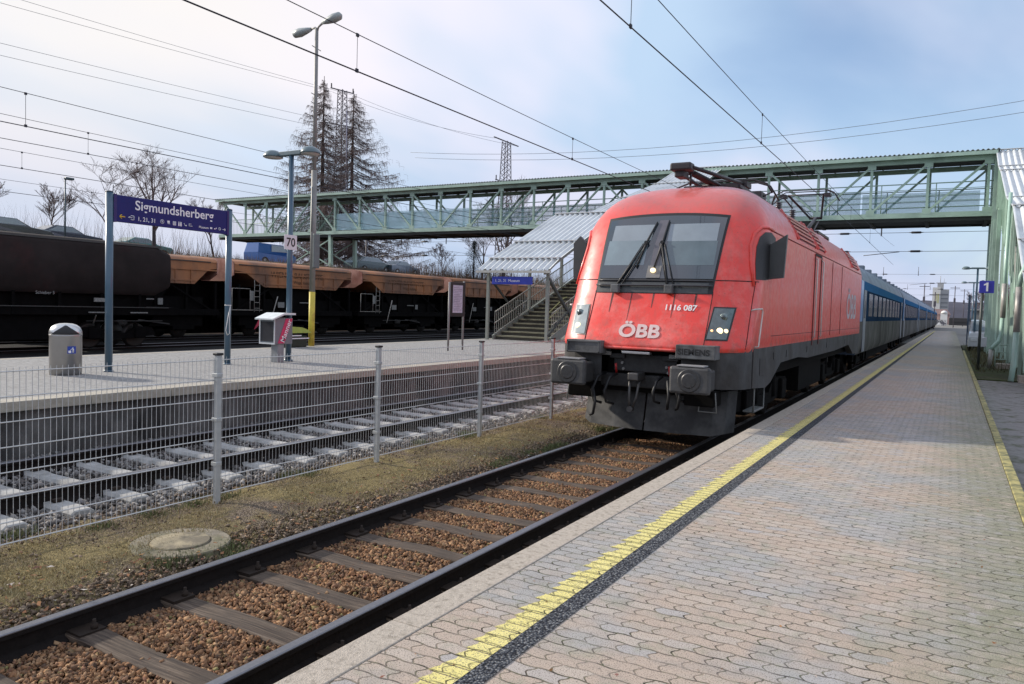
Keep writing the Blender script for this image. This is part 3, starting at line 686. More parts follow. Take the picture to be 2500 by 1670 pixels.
surf_front(1.87, 2.03, lambda z: -.90, lambda z: .86, .013, nz=4, name='air_grille', m=mat('grille', (.045, .05, .05), .4, var=.3, scale=30), par=loco)
# side cab windows, door posts, handrails, mirrors
for sg in (1, -1):
    b = MB(); poly = [(11.62, 2.10), (12.0, 2.11), (12.62, 2.17), (12.62, 2.80), (12.3, 2.86), (12.05, 2.845), (11.9, 2.76), (11.78, 2.6), (11.68, 2.35)]
    cy_, cz_ = 12.2, 2.45; V = [(TC+sg*SX(cy_, cz_, .008), cy_, cz_)]; ringn = 0
    rings = [.34, .67, 1.0]; pts_ = []
    for i in range(len(poly)):
        p_, q_ = poly[i], poly[(i+1) % len(poly)]
        for k_ in range(4): pts_.append((p_[0]+(q_[0]-p_[0])*k_/4, p_[1]+(q_[1]-p_[1])*k_/4))
    for rr in rings:
        for (yy, zz_) in pts_: a_, c_ = cy_+(yy-cy_)*rr, cz_+(zz_-cz_)*rr; V.append((TC+sg*SX(a_, c_, .008), a_, c_))
    n_ = len(pts_); F = [(0, 1+i, 1+(i+1) % n_) for i in range(n_)]
    for k_ in range(len(rings)-1):
        for i in range(n_): j = (i+1) % n_; F.append((1+k_*n_+i, 1+(k_+1)*n_+i, 1+(k_+1)*n_+j, 1+k_*n_+j))
    b.add(V, F, True); sw = b.build('side_window', M_blk, loco)
    b = MB(); ed = [(TC+sg*SX(a_, c_, .006), a_, c_) for a_, c_ in [(11.55, 2.0), (11.60, 2.3), (11.70, 2.6), (11.83, 2.8), (12.0, 2.91), (12.2, 2.93), (12.45, 2.91)]]
    b.path(ed, .028, 6); b.build('window_brow', M_red, sw)
    # rear-view mirror plate
    b = MB()
    if sg > 0: b.prism([(TC+1.36, 2.12), (TC+1.72, 2.16), (TC+1.75, 2.82), (TC+1.40, 2.60)], 1, 12.22, 12.30)
    else: b.prism([(TC-1.42, 2.10), (TC-1.72, 2.10), (TC-1.74, 2.72), (TC-1.62, 2.84), (TC-1.50, 2.72), (TC-1.42, 2.45)], 1, 12.0, 12.06)
    b.build('mirror', mat('mirror grey', (.048, .050, .050), .45), loco)
    # handrail by the nose corner
    b = MB(); P_ = lambda y, z, o_: (TC+sg*SX(y, z, o_), y, z)
    b.path([P_(11.42, 1.64, .0), P_(11.44, 1.66, .05), P_(11.64, 1.67, .06), P_(11.66, 1.62, .06), P_(11.46, 1.12, .06), P_(11.44, 1.10, .0)], .013, 6)
    b.build('handrail', mat('bare handrail', (.55, .5, .46), .4, .3), loco)
    # rear cab door handrails on the side
    for yy in (16.75, 17.6):
        d = MB(); d.box(TC+sg*1.503, TC+sg*1.512, yy-.035, yy+.035, .98, 2.84); d.build('door_post', mat('door recess', (.10, .012, .012), .6), loco)
        d = MB(); d.path([(TC+sg*1.50, yy, 2.78), (TC+sg*1.55, yy, 2.74), (TC+sg*1.55, yy, 1.16), (TC+sg*1.50, yy, 1.12)], .014, 6); d.build('handrail', mat('bare handrail', (.55, .5, .46), .4, .3), loco)
    d = MB(); d.box(TC+sg*1.503, TC+sg*1.512, 16.75, 17.6, 2.83, 2.87); d.build('door_lintel', M_seam, loco)
text_mb('ÖBB', .95, (lambda x, y: (TC+1.506, 23.6+x, 1.55+y)), .02, sx=1.25).build('side_lettering', mat('side lettering', (.50, .42, .45), .5, var=.1), loco)
# roof side vents (louvre recesses)
for (ya, yb) in ((14.5, 16.6), (16.9, 17.9), (23.3, 24.9)):
    for sg in (1, -1):
        b = MB(); rows = []
        for i in range(7):
            z = 3.0+(3.5-3.0)*i/6; rows.append([(TC+sg*(lw(z)+.006), ya+(yb-ya)*j/3+(.35-(z-3.0)*.7), z) for j in range(4)])
        b.grid(rows, smooth=False); v = b.build('roof_vent', mat('vent red', (.16, .015, .018), .6), loco)
        b = MB()
        for i in range(5):
            z = 3.04+.09*i; b.beam((TC+sg*(lw(z)+.02), ya+.35-(z-3)*.7, z), (TC+sg*(lw(z)+.02), yb+.35-(z-3)*.7, z), .025, .03)
        b.beam((TC+sg*(lw(3.0)+.02), ya+.35, 3.0), (TC+sg*(lw(3.5)+.03), ya, 3.5), .04, .05); b.beam((TC+sg*(lw(3.0)+.02), yb+.35, 3.0), (TC+sg*(lw(3.5)+.03), yb, 3.5), .04, .05)
        b.build('louvres', M_red, v)
# underframe
b = MB()
for sg in (-1, 1):
    x0, x1 = (TC+1.34, TC+1.495) if sg > 0 else (TC-1.495, TC-1.34)
    b.prism([(11.45, 1.09), (11.45, .50), (12.35, .44), (12.75, .50), (13.55, .78), (15.2, .80), (16.4, .74), (20.5, .74), (23.4, .80), (24.6, .50), (26.1, .46), (26.1, 1.09)], 0, x0, x1)
M_side = mat('side frame grey', (.066, .067, .068), .7, var=.3, scale=5, bump=.2, bscale=60, col2=(.040, .036, .033), c2pos=(.42, .65), streak=2, spec=.25); fr = b.build('side_frame', M_side, loco)
b = MB(); Z0_, Z1_ = .50, 1.09; rows = []
for z in (Z0_, .9, Z1_):
    rows.append([(TC+x, FY(x, 1.10, -.02 - (.10 if abs(x) < .6 else 0)), z) for x in np.concatenate([np.linspace(-1.49, -1.12, 8), [-.62]]) ])
b.grid(rows, smooth=False); b.build('corner_frame', M_side, loco); b = MB()
rows = []
for z in (Z0_, .9, Z1_): rows.append([(TC+x, FY(x, 1.10, -.02), z) for x in np.concatenate([[.62], np.linspace(1.12, 1.49, 8)])])
b.grid(rows, smooth=False); b.build('corner_frame', M_side, loco)
b = MB(); b.box(TC-1.3, TC+1.3, 11.35, 25.9, .55, 1.04); b.box(TC-.62, TC+.62, 11.05, 11.4, .35, .98); b.build('underframe', M_under, loco)
b = MB(); b.bbox(TC-.50, TC+.50, 10.97, 11.1, .66, .93, .02); b.bbox(TC-.9, TC+.9, 10.99, 11.2, .42, .62, .02)
for x in (-.42, .42): b.bbox(TC+x-.12, TC+x+.12, 10.9, 11.0, .86, .93, .01)
b.build('buffer_beam', mat('shaded beam', (.030, .030, .030), .7, var=.4, scale=14), loco)  # shadow between the buffers is put into this near-black colour
for x in (-.62, .52):
    b = MB(); b.bbox(TC+x-.11, TC+x+.11, 10.86, 10.9, .90, .96, .006); b.build('notice_plate', mat('grubby plate', (.20, .20, .19), .6, var=.3), loco)
b = MB(); b.bbox(TC-.28, TC+.16, 10.72, 10.82, .945, .985, .008); b.build('step_plate', M_chrome, loco)
for sg in (-1, 1):
    b = MB(); cxx = TC+sg*.865; b.bbox(cxx-.285, cxx+.285, 10.62, 11.2, .925, 1.125, .012)
    bx_ = b.build('buffer_hood', M_gun, loco)
    b = MB()
    if sg > 0:
        bt = text_mb('SIEMENS', .118, lambda x, y: (cxx-.02+x, 10.617, .985+y), .004, sx=1.05); bt.build('maker_lettering', M_blk, bx_)
    else:
        for (a_, c_, d_, e_) in ((-.27, .27, 1.095, 1.11), (-.27, .27, .94, .955), (-.27, -.255, .94, 1.11), (.255, .27, .94, 1.11)): b.box(cxx+a_, cxx+c_, 10.605, 10.622, d_, e_)
        b.build('hood_rim', mat('edge grey', (.10, .10, .10), .5), bx_)
    bf = MB(); cb_ = TC+sg*.92
    bf.bbox(cb_-.285, cb_+.285, 10.20, 10.30, .47, .845, .035)
    bu = bf.build('buffer', mat('buffer plate', (.060, .060, .060), .55, var=.3, scale=9, bump=.3, col2=(.04, .04, .04)), loco)
    b = MB(); b.lathe([(.11, .0), (.115, -.004), (.09, -.006)], (cb_, 10.198, .655), 24, axis=1); b.lathe([(.16, .0), (.162, -.003), (.15, -.004)], (cb_, 10.1975, .655), 24, axis=1); b.build('worn_mark', mat('worn grease', (.035, .035, .036), .4, var=.4, scale=25), bu)
    b = MB(); b.bbox(cb_-.25, cb_+.25, 10.3, 10.62, .50, .80, .03); b.lathe([(.17, 0), (.17, .5)], (cb_, 10.5, .65), 20, axis=1); b.build('buffer_housing', mat('buffer side', (.028, .028, .028), .6), bu)
    b = MB(); b.bbox(cb_-.18, cb_+.20, 10.205, 10.42, .845, .865, .006); b.build('buffer_step', mat('worn step', (.22, .22, .22), .5), bu)
    # shunter step and hanging frames
    b = MB(); sx_ = cb_+.12*sg
    b.path([(sx_-.10, 10.75, .46), (sx_-.13, 10.75, .18), (sx_+.13, 10.75, .18), (sx_+.10, 10.75, .46)], .011, 6); b.build('shunter_step', mat('step iron', (.16, .16, .15), .6), loco)
    b = MB(); b.bbox(cb_-.22, cb_+.22, 10.72, 11.1, .25, .48, .02); b.build('step_bracket', M_under, loco)
# skirt opening, side step frame
b = MB(); b.box(TC+1.496, TC+1.502, 11.88, 12.2, .66, .92); b.build('step_recess', M_blk, loco)
for yy in (12.9, 14.0, 16.2, 19.0, 22.5):
    b = MB(); b.box(TC+1.497, TC+1.503, yy, yy+.09, .86, .98); b.build('skirt_fitting', M_blk, loco)
b = MB(); b.path([(TC+1.46, 11.75, .48), (TC+1.46, 11.75, .12), (TC+1.46, 12.45, .12), (TC+1.46, 12.45, .46)], .014, 5); b.bbox(TC+1.30, TC+1.47, 11.75, 12.45, .10, .13, .01); b.build('cab_step', mat('step iron', (.16, .16, .15), .6), loco)
# coupling, hoses
b = MB(); b.path([(TC-.12, 10.95, .60), (TC-.13, 10.72, .52), (TC-.125, 10.70, .28), (TC-.12, 10.74, .12)], .022, 8); b.path([(TC-.03, 10.95, .60), (TC+.0, 10.75, .5), (TC-.02, 10.72, .3), (TC-.10, 10.74, .12)], .020, 8)
b.bbox(TC-.15, TC+.02, 10.66, 10.98, .55, .67, .02); b.lathe([(.045, -.05), (.045, .05)], (TC-.115, 10.74, .12), 10, axis=1); b.build('coupling', mat('coupling iron', (.085, .082, .08), .5, .5, var=.3), loco)
def hose(x, col=None, z0_=.62, drop=.42, side=.10):
    b = MB(); b.path([(TC+x, 10.92, z0_), (TC+x-side*.4, 10.74, z0_-.05), (TC+x-side, 10.68, z0_-drop*.6), (TC+x-side*.7, 10.70, z0_-drop), (TC+x+.02, 10.78, z0_-drop-.03)], .022, 8); h_ = b.build('brake_hose', M_blk, loco)
    if col: b = MB(); b.tube((TC+x, 10.90, z0_+.02), (TC+x, 10.86, z0_+.16), .016, n=8); b.build('cock_handle', mat('red cock', (.42, .02, .02), .4), h_)
hose(-.42, 1); hose(-.62); hose(.42, 1, side=-.07); hose(.55, side=-.1); hose(-.80, z0_=.5, drop=.5, side=-.14); hose(.70, drop=.3); hose(.30, drop=.35, side=.05)
for (x, z) in ((-.35, .79), (-.33, .70), (.35, .76), (.46, .77), (.38, .68)):
    b = MB(); b.lathe([(.022, -.03), (.022, 0)], (TC+x, 10.97, z), 8, axis=1); b.build('bolt_fitting', mat('bare bolt', (.22, .22, .21), .5), loco)
# snow plough, V shaped
b = MB(); rows = []
pl = [(-1.22, 11.62), (-1.12, 11.35), (-.95, 11.18), (-.5, 11.05), (-.02, 10.97)]
for z, o_ in ((-.22, 0), (.10, .10), (.42, .16)): rows.append([(TC+x, y+o_, z + (.05 if abs(x) > .9 else 0)) for x, y in pl])
b.grid(rows, smooth=False); 
for z0_ in (0,): pass
M_plL = mat('plough plate', (.062, .062, .06), .7, var=.3, scale=5, col2=(.02, .02, .02), c2pos=(.4, .6))
M_plR = M_plL
def plate(pl_, nm):
    b = MB(); fr_, bk = [], []
    for z, o_ in ((-.22, 0), (.10, .08), (.40, .14)): fr_.append([(TC+x, y+o_, z + (.04 if abs(x) > 1.1 else 0)) for x, y in pl_]); bk.append([(TC+x, y+o_+.03, z + (.04 if abs(x) > 1.1 else 0)) for x, y in pl_])
    b.grid(fr_, smooth=False); b.grid(bk, smooth=False); b.grid([fr_[0], bk[0]], smooth=False); b.grid([fr_[-1], bk[-1]], smooth=False)
    b.build(nm, M_plL, loco)
plate([(-1.22, 11.62), (-1.12, 11.35), (-.95, 11.18), (-.5, 11.06), (-.015, 10.99)], 'snow_plough')
plate([(.015, 10.99), (.5, 11.02), (1.0, 11.10), (1.18, 11.2), (1.25, 11.45)], 'snow_plough')
# bogies
def bogie(yc, par, xc, zr, wb=3.0, wr=.575, mm=None):
    bo = None
    for sg in (-1, 1):
        b = MB(); x = xc+sg*1.05
        b.prism([(yc-wb/2-.7, zr+.45), (yc-wb/2-.5, zr+.75), (yc-.8, zr+.80), (yc-.4, zr+.55), (yc+.4, zr+.55), (yc+.8, zr+.80), (yc+wb/2+.5, zr+.75), (yc+wb/2+.7, zr+.45), (yc+wb/2, zr+.40), (yc+.6, zr+.34), (yc-.6, zr+.34), (yc-wb/2, zr+.40)], 0, x-.06, x+.06)
        for s2 in (-1, 1):
            b.bbox(x-.1, x+.14*sg if sg > 0 else x+.1, yc+s2*wb/2-.22, yc+s2*wb/2+.22, zr+.35, zr+.75, .03)
            b.lathe([(.09, 0), (.09, .45)], (x+.02*sg, yc+s2*.75, zr+.45), 10)
        if sg < 0: b.beam((x, yc, zr+.55), (x+2.1, yc, zr+.55), .4, .15); bo = b.build('bogie', mm or M_under, par)
        else: b.build('side_frame', mm or M_under, bo)
    for s2 in (-1, 1):
        w = MB()
        for sg in (-1, 1): w.lathe([(wr-.05, -.07), (wr, -.06), (wr, .04), (wr+.028, .045), (wr+.028, .065), (.2, .07)] if sg < 0 else [(.2, -.07), (wr+.028, -.065), (wr+.028, -.045), (wr, -.04), (wr, .06), (wr-.05, .07)], (xc+sg*.75, yc+s2*wb/2, zr+wr), 28, axis=0)
        w.tube((xc-.75, yc+s2*wb/2, zr+wr), (xc+.75, yc+s2*wb/2, zr+wr), .09)
        w.build('wheelset', mat('wheel steel', (.03, .027, .025), .5, .5), bo)
bogie(14.2, loco, TC, ZR); bogie(22.6, loco, TC, ZR)
b = MB(); b.box(TC-1.25, TC+1.25, 16.9, 20.0, .0, .6); b.build('underfloor_box', M_under, loco)
# roof gear
M_pan = mat('pantograph', (.035, .030, .034), .5, .2, var=.2)
M_ins = mat('roof insulator', (.12, .045, .035), .35, coat=.5)
def insulator(b, x, y, z0_, z1_, r_=.06):
    n = max(3, int((z1_-z0_)/.045)); pr = []
    for i in range(n): za = (z1_-z0_)*i/n; pr += [(r_*.5, za), (r_, za+(z1_-z0_)/n*.4), (r_*.5, za+(z1_-z0_)/n*.8)]
    b.lathe(pr, (x, y, z0_), 10)
z = 3.80
rt_ = MB()
for sx_ in (-.5, .5): rt_.beam((TC+sx_, 14.2, z+.12), (TC+sx_, 16.9, z+.12), .06, .06)
for yy in (14.2, 15.6, 16.9): rt_.beam((TC-.5, yy, z+.12), (TC+.5, yy, z+.12), .07, .07)
base = rt_.build('front_pantograph', M_pan, loco)
i_ = MB()
for yy in (14.4, 16.8):
    for sx_ in (-.5, .5): i_ = MB(); insulator(i_, TC+sx_, yy, z-.14, z+.10, .07); i_.build('insulator', M_ins, base)
a = MB()
a.tube((TC, 16.9, z+.24), (TC-.05, 12.6, z+.20), .07, .055, 10); a.tube((TC+.18, 16.6, z+.18), (TC+.1, 12.8, z+.14), .03, n=6)
a.bbox(TC-.22, TC+.14, 12.42, 12.66, z+.14, z+.27, .03); a.bbox(TC-.16, TC+.0, 12.5, 12.8, z+.04, z+.16, .02)
a.build('lower_arm', M_pan, base)
a = MB(); a.tube((TC-.2, 12.55, z+.20), (TC-.42, 14.85, z+.26), .035, n=8); a.tube((TC+.12, 12.55, z+.20), (TC+.42, 14.85, z+.26), .035, n=8); a.tube((TC-.44, 14.85, z+.26), (TC+.44, 14.85, z+.26), .03, n=6)
a.build('upper_arm', M_pan, base)
a = MB()
for dy in (-.16, .18): a.path([(TC-.97, 15+dy, z+.08), (TC-.86, 15+dy, z+.24), (TC-.62, 15+dy, z+.32), (TC+.62, 15+dy, z+.32), (TC+.86, 15+dy, z+.24), (TC+.97, 15+dy, z+.06)], .018, 6)
for sx_ in (-.45, .45): a.bbox(TC+sx_-.05, TC+sx_+.05, 14.82, 15.2, z+.2, z+.3, .01)
a.build('collector_head', M_pan, base)
b = MB()
for (x, y) in ((.3, 17.2), (.5, 17.9), (.2, 18.6), (-.5, 18.0), (.55, 19.3), (0, 20.3)): b = MB(); insulator(b, TC+x, y, 3.76, 4.12, .085); b.build('roof_insulator', mat('dark insulator', (.05, .045, .055), .35, coat=.4), loco)
b = MB(); b.path([(TC+.3, 17.2, 4.15), (TC+.45, 17.5, 4.30), (TC+.5, 17.9, 4.15), (TC+.35, 18.2, 4.32), (TC+.2, 18.6, 4.15), (TC+.4, 18.9, 4.36), (TC+.55, 19.3, 4.15)], .018, 6)
b.path([(TC-.6, 15.6, 4.12), (TC-.3, 16.6, 4.25), (TC-.1, 17.6, 4.22), (TC, 20.3, 4.15), (TC, 24.4, 4.12)], .02, 6)
b.bbox(TC-.1, TC+.3, 17.0, 17.5, 3.95, 4.25, .02); b.bbox(TC-.7, TC-.3, 15.6, 16.4, 3.8, 4.05, .02); b.bbox(TC-.35, TC+.35, 18.6, 19.6, 3.78, 3.9, .02)
b.build('roof_conductor', M_pan, loco)
b = MB(); z = 3.8
for sx_ in (-.55, .55): b.beam((TC+sx_, 23.2, z+.18), (TC+sx_, 25.4, z+.18), .06, .06)
for yy in (23.2, 25.4): b.beam((TC-.55, yy, z+.18), (TC+.55, yy, z+.18), .06, .06)
base = b.build('rear_pantograph', M_pan, loco)
b = MB()
for sx_ in (-.55, .55):
    for yy in (23.3, 25.3): insulator(b, TC+sx_, yy, z-.1, z+.16, .07)
b.build('insulator', M_ins, base)
b = MB(); kn = (TC+.0, 26.5, 4.75); b.tube((TC, 24.4, 4.05), kn, .06, .05, 8); b.tube((TC+.15, 24.7, 4.0), (TC+.1, 26.45, 4.65), .025, n=6)
HZ = 5.42; b.tube((kn[0]-.17, kn[1], kn[2]), (TC-.60, 25.0, HZ-.12), .033, n=8); b.tube((kn[0]+.17, kn[1], kn[2]), (TC+.42, 25.0, HZ-.12), .033, n=8); b.tube((kn[0]-.2, kn[1], kn[2]), (kn[0]+.2, kn[1], kn[2]), .045, n=8)
b.tube((TC-.58, 25.04, HZ-.16), (TC-.1, 26.4, 4.8), .012, n=4); b.tube((TC-.60, 25.0, HZ-.12), (TC+.42, 25.0, HZ-.12), .022, n=6)
b.build('raised_arms', M_pan, base)
b = MB()
for dy in (-.15, .2): b.path([(TC-1.02, 25+dy, HZ-.30), (TC-.92, 25+dy, HZ-.10), (TC-.72, 25+dy, HZ), (TC+.52, 25+dy, HZ), (TC+.74, 25+dy, HZ-.10), (TC+.86, 25+dy, HZ-.32)], .017, 6)
for sx_ in (-.74, .54): b.bbox(TC+sx_-.09, TC+sx_+.09, 24.85, 25.2, HZ-.2, HZ-.1, .01)
b.build('collector_head', M_pan, base)
b = MB(); b.tube((TC, 12.9, 3.75), (TC, 12.9, 3.95), .02); b.build('roof_horn', M_pan, loco)

# ------------------------------------------------------------------ coaches
def coach(y0_, ln_, label):
    c = empty('passenger_coach', (TC, y0_, ZR), label, 'railway coach', 'blue and grey coaches behind the locomotive')
    hw = 1.42; zf = 1.02
    low = [(hw-.06, .35), (hw-.02, .62), (hw, 1.0), (hw, 1.5)]
    M_cl = mat('coach lower side', (.15, .148, .142), .9, var=.25, scale=1.5, spec=0, col2=(.085, .083, .08), streak=4)
    M_cb = mat('coach window band', (.022, .045, .085), .9, var=.25, scale=1., spec=0)
    M_ct = mat('coach upper side', (.05, .15, .30), .9, var=.15, spec=0)
    M_cr = mat('coach roof', (.18, .23, .30), .6, var=.2, scale=2, col2=(.12, .15, .20), c2pos=(.45, .65))
    def loft(prof, nm, m_, par=c, cap=False, y0=y0_, y1=y0_+ln_):
        b = MB(); b.grid([[(TC+x, y0, z) for x, z in prof], [(TC+x, y1, z) for x, z in prof]]); b.grid([[(TC-x, y0, z) for x, z in prof], [(TC-x, y1, z) for x, z in prof]]); return b.build(nm, m_, par)
    loft([(hw-.10, .35), (hw-.02, .55), (hw, .9), (hw, 1.44)], 'lower_side', M_cl)
    loft([(hw, 1.44), (hw, 2.0), (hw-.01, 2.50)], 'window_band', M_cb)
    loft([(hw-.01, 2.50), (hw-.03, 2.80)], 'upper_side', M_ct)
    rp = [(hw-.03, 2.80), (hw-.12, 3.05), (hw-.30, 3.30), (hw-.6, 3.50), (hw-1.0, 3.60), (0, 3.64)]
    loft(rp, 'roof', M_cr)
    b = MB(); full = [(hw-.10, .35), (hw-.02, .55), (hw, .9), (hw, 2.5)] + rp
    poly = [(TC+x, z) for x, z in full] + [(TC-x, z) for x, z in reversed(full[:-1])]
    b.prism(poly, 1, y0_, y0_+.03); b.prism(poly, 1, y0_+ln_-.03, y0_+ln_); b.build('end_wall', mat('coach end grey', (.03, .05, .08), .6, var=.2), c)
    b = MB(); b.bbox(TC+hw-.02, TC+hw+.02, y0_, y0_+.75, 1.44, 2.78, .01); b.build('corner_panel', mat('coach bright blue', (.02, .22, .55), .3, var=.1, coat=.5), c)
    w0 = None; ny = int((ln_-5)/2.1)
    for i in range(ny):
        ya = y0_+2.9+i*2.1
        b = MB(); b.bbox(TC+hw-.005, TC+hw+.008, ya, ya+1.45, 1.62, 2.42, .004); b.build('window', mat('coach glass', (.02, .03, .035), .12, spec=.35), c)
    for ya in (y0_+1.1, y0_+ln_-1.9):
        b = MB(); b.bbox(TC+hw-.004, TC+hw+.012, ya, ya+.82, .42, 2.5, .006); d_ = b.build('door', mat('coach door', (.16, .18, .21), .4, var=.15), c)
        b = MB(); b.bbox(TC+hw+.008, TC+hw+.018, ya+.18, ya+.64, 1.55, 2.3, .004); b.build('pane', mat('coach glass', (.02, .03, .035), .12, spec=.35), d_)
    b = MB()
    for yy in np.arange(y0_+1.5, y0_+ln_-1, 3.1): b = MB(); b.bbox(TC+.35, TC+.75, yy, yy+.5, 3.5, 3.72, .02); b.build('roof_vent', M_cr, c)
    b = MB(); b.box(TC-1.1, TC+1.1, y0_+6.5, y0_+ln_-6.5, -.05, .4); b.build('underfloor_boxes', M_under, c)
    bogie(y0_+3.4, c, TC, ZR, 2.5, .46); bogie(y0_+ln_-3.4, c, TC, ZR, 2.5, .46)
    b = MB(); b.box(TC-.75, TC+.75, y0_-.35, y0_, .55, 3.1); b.build('gangway', M_blk, c)
    return c
cc = coach(26.85, 24.9, 'blue and grey passenger coach coupled directly behind the red locomotive')
for i, nm in enumerate(['second', 'third', 'fourth', 'fifth', 'last']):
    copy_tree(cc, label=nm + ' blue and grey passenger coach, counted from the red locomotive', off=(0, 25.4*(i+1), 0))
# ------------------------------------------------------------------ mesh fence between the tracks
M_galv = mat('galvanised wire', (.50, .50, .49), .55, .0, var=.12, scale=20)
M_post = mat('galvanised post', (.46, .475, .47), .5, .4, var=.15, scale=6)
FX = -6.37; F0 = 5.17-2.487*3; fence = empty('mesh_fence', (FX, F0, -.47), 'galvanised wire mesh fence with black-capped posts between the two tracks', 'fence')
MF = [-.40] + [.97-.2*i for i in range(6, -1, -1)]
pb = MB()
for i in range(51):
    y = F0+.035+i*.0484; pb.tube((FX-.034, y, -.42), (FX-.034, y, 1.0), .0027, n=4, cap=False, smooth=False)
for z in MF:
    for dx in (-.040, -.028): pb.tube((FX+dx, F0, z), (FX+dx, F0+2.487, z), .0042, n=4, cap=False, smooth=False)
pan = pb.build('mesh_panel', M_galv, fence)
pb = MB(); pb.bbox(FX-.025, FX+.025, F0-.03, F0+.03, -.60, 1.02, .006)
for z in (-.1, .35, .8): pb.bbox(FX-.05, FX+.032, F0-.035, F0+.035, z, z+.04, .005)
post = pb.build('fence_post', M_post, fence)
pb = MB(); pb.bbox(FX-.035, FX+.035, F0-.04, F0+.04, 1.02, 1.045, .006); cap = pb.build('post_cap', M_blk, post)
for i in range(1, 17):
    q = pan.copy(); COL.objects.link(q); q.location = (0, 2.487*i, 0)
    q = post.copy(); COL.objects.link(q); q.location = (0, 2.487*i, 0); q2 = cap.copy(); COL.objects.link(q2); q2.parent = q

# ------------------------------------------------------------------ island platform furniture
M_bluepost = mat('blue-grey post paint', (.055, .11, .16), .35, var=.12, scale=4, coat=.3)
M_signb = mat('station sign blue', (.010, .016, .13), .5, var=.08, scale=3, spec=.3)
M_wt = mat('sign white', (.80, .80, .82), .5, var=.02)
M_yl = mat('sign yellow', (.75, .48, .04), .5, var=.02)
sgn = empty('station_name_sign', (-12.7, 9.3, .25), 'blue station name board on two posts on the island platform', 'sign')
for yy, zt_ in ((8.01, 3.36), (10.53, 3.36)):
    b = MB(); b.tube((-12.7, yy, .25), (-12.7, yy, zt_), .062, n=20); b.lathe([(.075, 0), (.075, .03)], (-12.7, yy, .25), 20); po = b.build('post', M_bluepost, sgn)
    b = MB(); b.lathe([(.064, 0), (.06, .02), (.02, .03)], (-12.7, yy, zt_), 20); b.build('cap', mat('cap dark', (.03, .05, .07), .4), po)
b = MB(); b.bbox(-12.74, -12.66, 8.10, 10.46, 2.87, 3.335, .008); brd = b.build('board', M_signb, sgn)
b = MB(); b.box(-12.75, -12.65, 8.06, 8.115, 2.86, 3.345); b.box(-12.75, -12.65, 10.445, 10.50, 2.86, 3.345); b.build('board_clamp', mat('sign purple edge', (.022, .016, .12), .5), sgn)
XS = -12.657
fs = lambda y_, z_: (lambda x, y: (XS, y_+x, z_+y))
text_mb('Sigmundsherberg', .235, fs(9.29, 3.115), .003, sx=1.02).build('lettering', M_wt, brd)
text_mb('1, 21, 31', .105, fs(8.69, 2.925), .001).build('lettering', M_wt, brd)
text_mb('Museum', .066, fs(9.90, 2.93), .0005).build('lettering', M_wt, brd)
def picto(fn, nm='pictogram', m=M_wt):
    b = MB(); fn(b); b.build(nm, m, brd)
def rect(b, y, z, w, h, x=XS): b.box(x-.002, x+.001, y-w/2, y+w/2, z-h/2, z+h/2)
def ring(b, y, z, r_, t_): 
    P_ = [(XS, y+r_*math.cos(a), z+r_*math.sin(a)) for a in np.linspace(0, 2*PI, 17)]; b.path(P_, t_, 4, False)
def bar(b, y0, z0, y1, z1, t_=.006): b.tube((XS, y0, z0), (XS, y1, z1), t_, n=4)
picto(lambda b: (bar(b, 8.17, 2.965, 8.27, 2.965, .010), bar(b, 8.17, 2.965, 8.21, 3.0, .009), bar(b, 8.17, 2.965, 8.21, 2.93, .009)), 'arrow', M_yl)
picto(lambda b: (bar(b, 8.38, 3.0, 8.44, 3.0), bar(b, 8.44, 3.0, 8.44, 2.93), bar(b, 8.38, 2.93, 8.44, 2.93), bar(b, 8.33, 2.965, 8.41, 2.965), bar(b, 8.34, 2.965, 8.37, 2.985)))
picto(lambda b: (ring(b, 9.0, 2.965, .036, .004), bar(b, 8.985, 2.98, 9.015, 2.95), bar(b, 9.0, 2.985, 9.0, 2.945)))
picto(lambda b: (rect(b, 9.13, 2.975, .05, .04), bar(b, 9.11, 2.94, 9.16, 2.94)))
picto(lambda b: [rect(b, y, 2.96, .014, .075) for y in (9.23, 9.255, 9.28)])
picto(lambda b: [(rect(b, y, 2.95, .018, .06), b.lathe([(.009, -.002), (.009, .002)], (XS, y, 2.992), 8, axis=0)) for y in (9.345, 9.375, 9.40)])
picto(lambda b: (bar(b, 9.46, 2.985, 9.475, 2.95), bar(b, 9.475, 2.95, 9.51, 2.935), rect(b, 9.505, 2.945, .02, .02)))
picto(lambda b: (bar(b, 9.57, 2.99, 9.57, 2.945), bar(b, 9.57, 2.945, 9.64, 2.945), bar(b, 9.58, 2.985, 9.62, 2.985, .004)))
picto(lambda b: (rect(b, 10.07, 2.955, .05, .034),))
picto(lambda b: (rect(b, 10.155, 2.95, .03, .02), rect(b, 10.19, 2.965, .022, .022)))
picto(lambda b: (ring(b, 10.27, 2.96, .026, .004), bar(b, 10.265, 2.965, 10.285, 2.95)))
picto(lambda b: (bar(b, 10.34, 2.955, 10.41, 2.955), bar(b, 10.41, 2.955, 10.385, 2.98), bar(b, 10.41, 2.955, 10.385, 2.93)), 'arrow')
b = MB(); b.path([(-12.63, 10.53, 1.45), (-12.60, 10.45, 1.2), (-12.6, 10.40, .95), (-12.6, 10.44, .85), (-12.61, 10.50, .88), (-12.62, 10.5, 1.1), (-12.63, 10.53, 1.42)], .008, 5); b.lathe([(.066, 0), (.066, .02)], (-12.7, 10.53, 1.44), 16)
tag(b.build('loose_cable', mat('white cable', (.6, .6, .58), .5)), 'loose white cable looped on the right post of the station name board', 'cable')
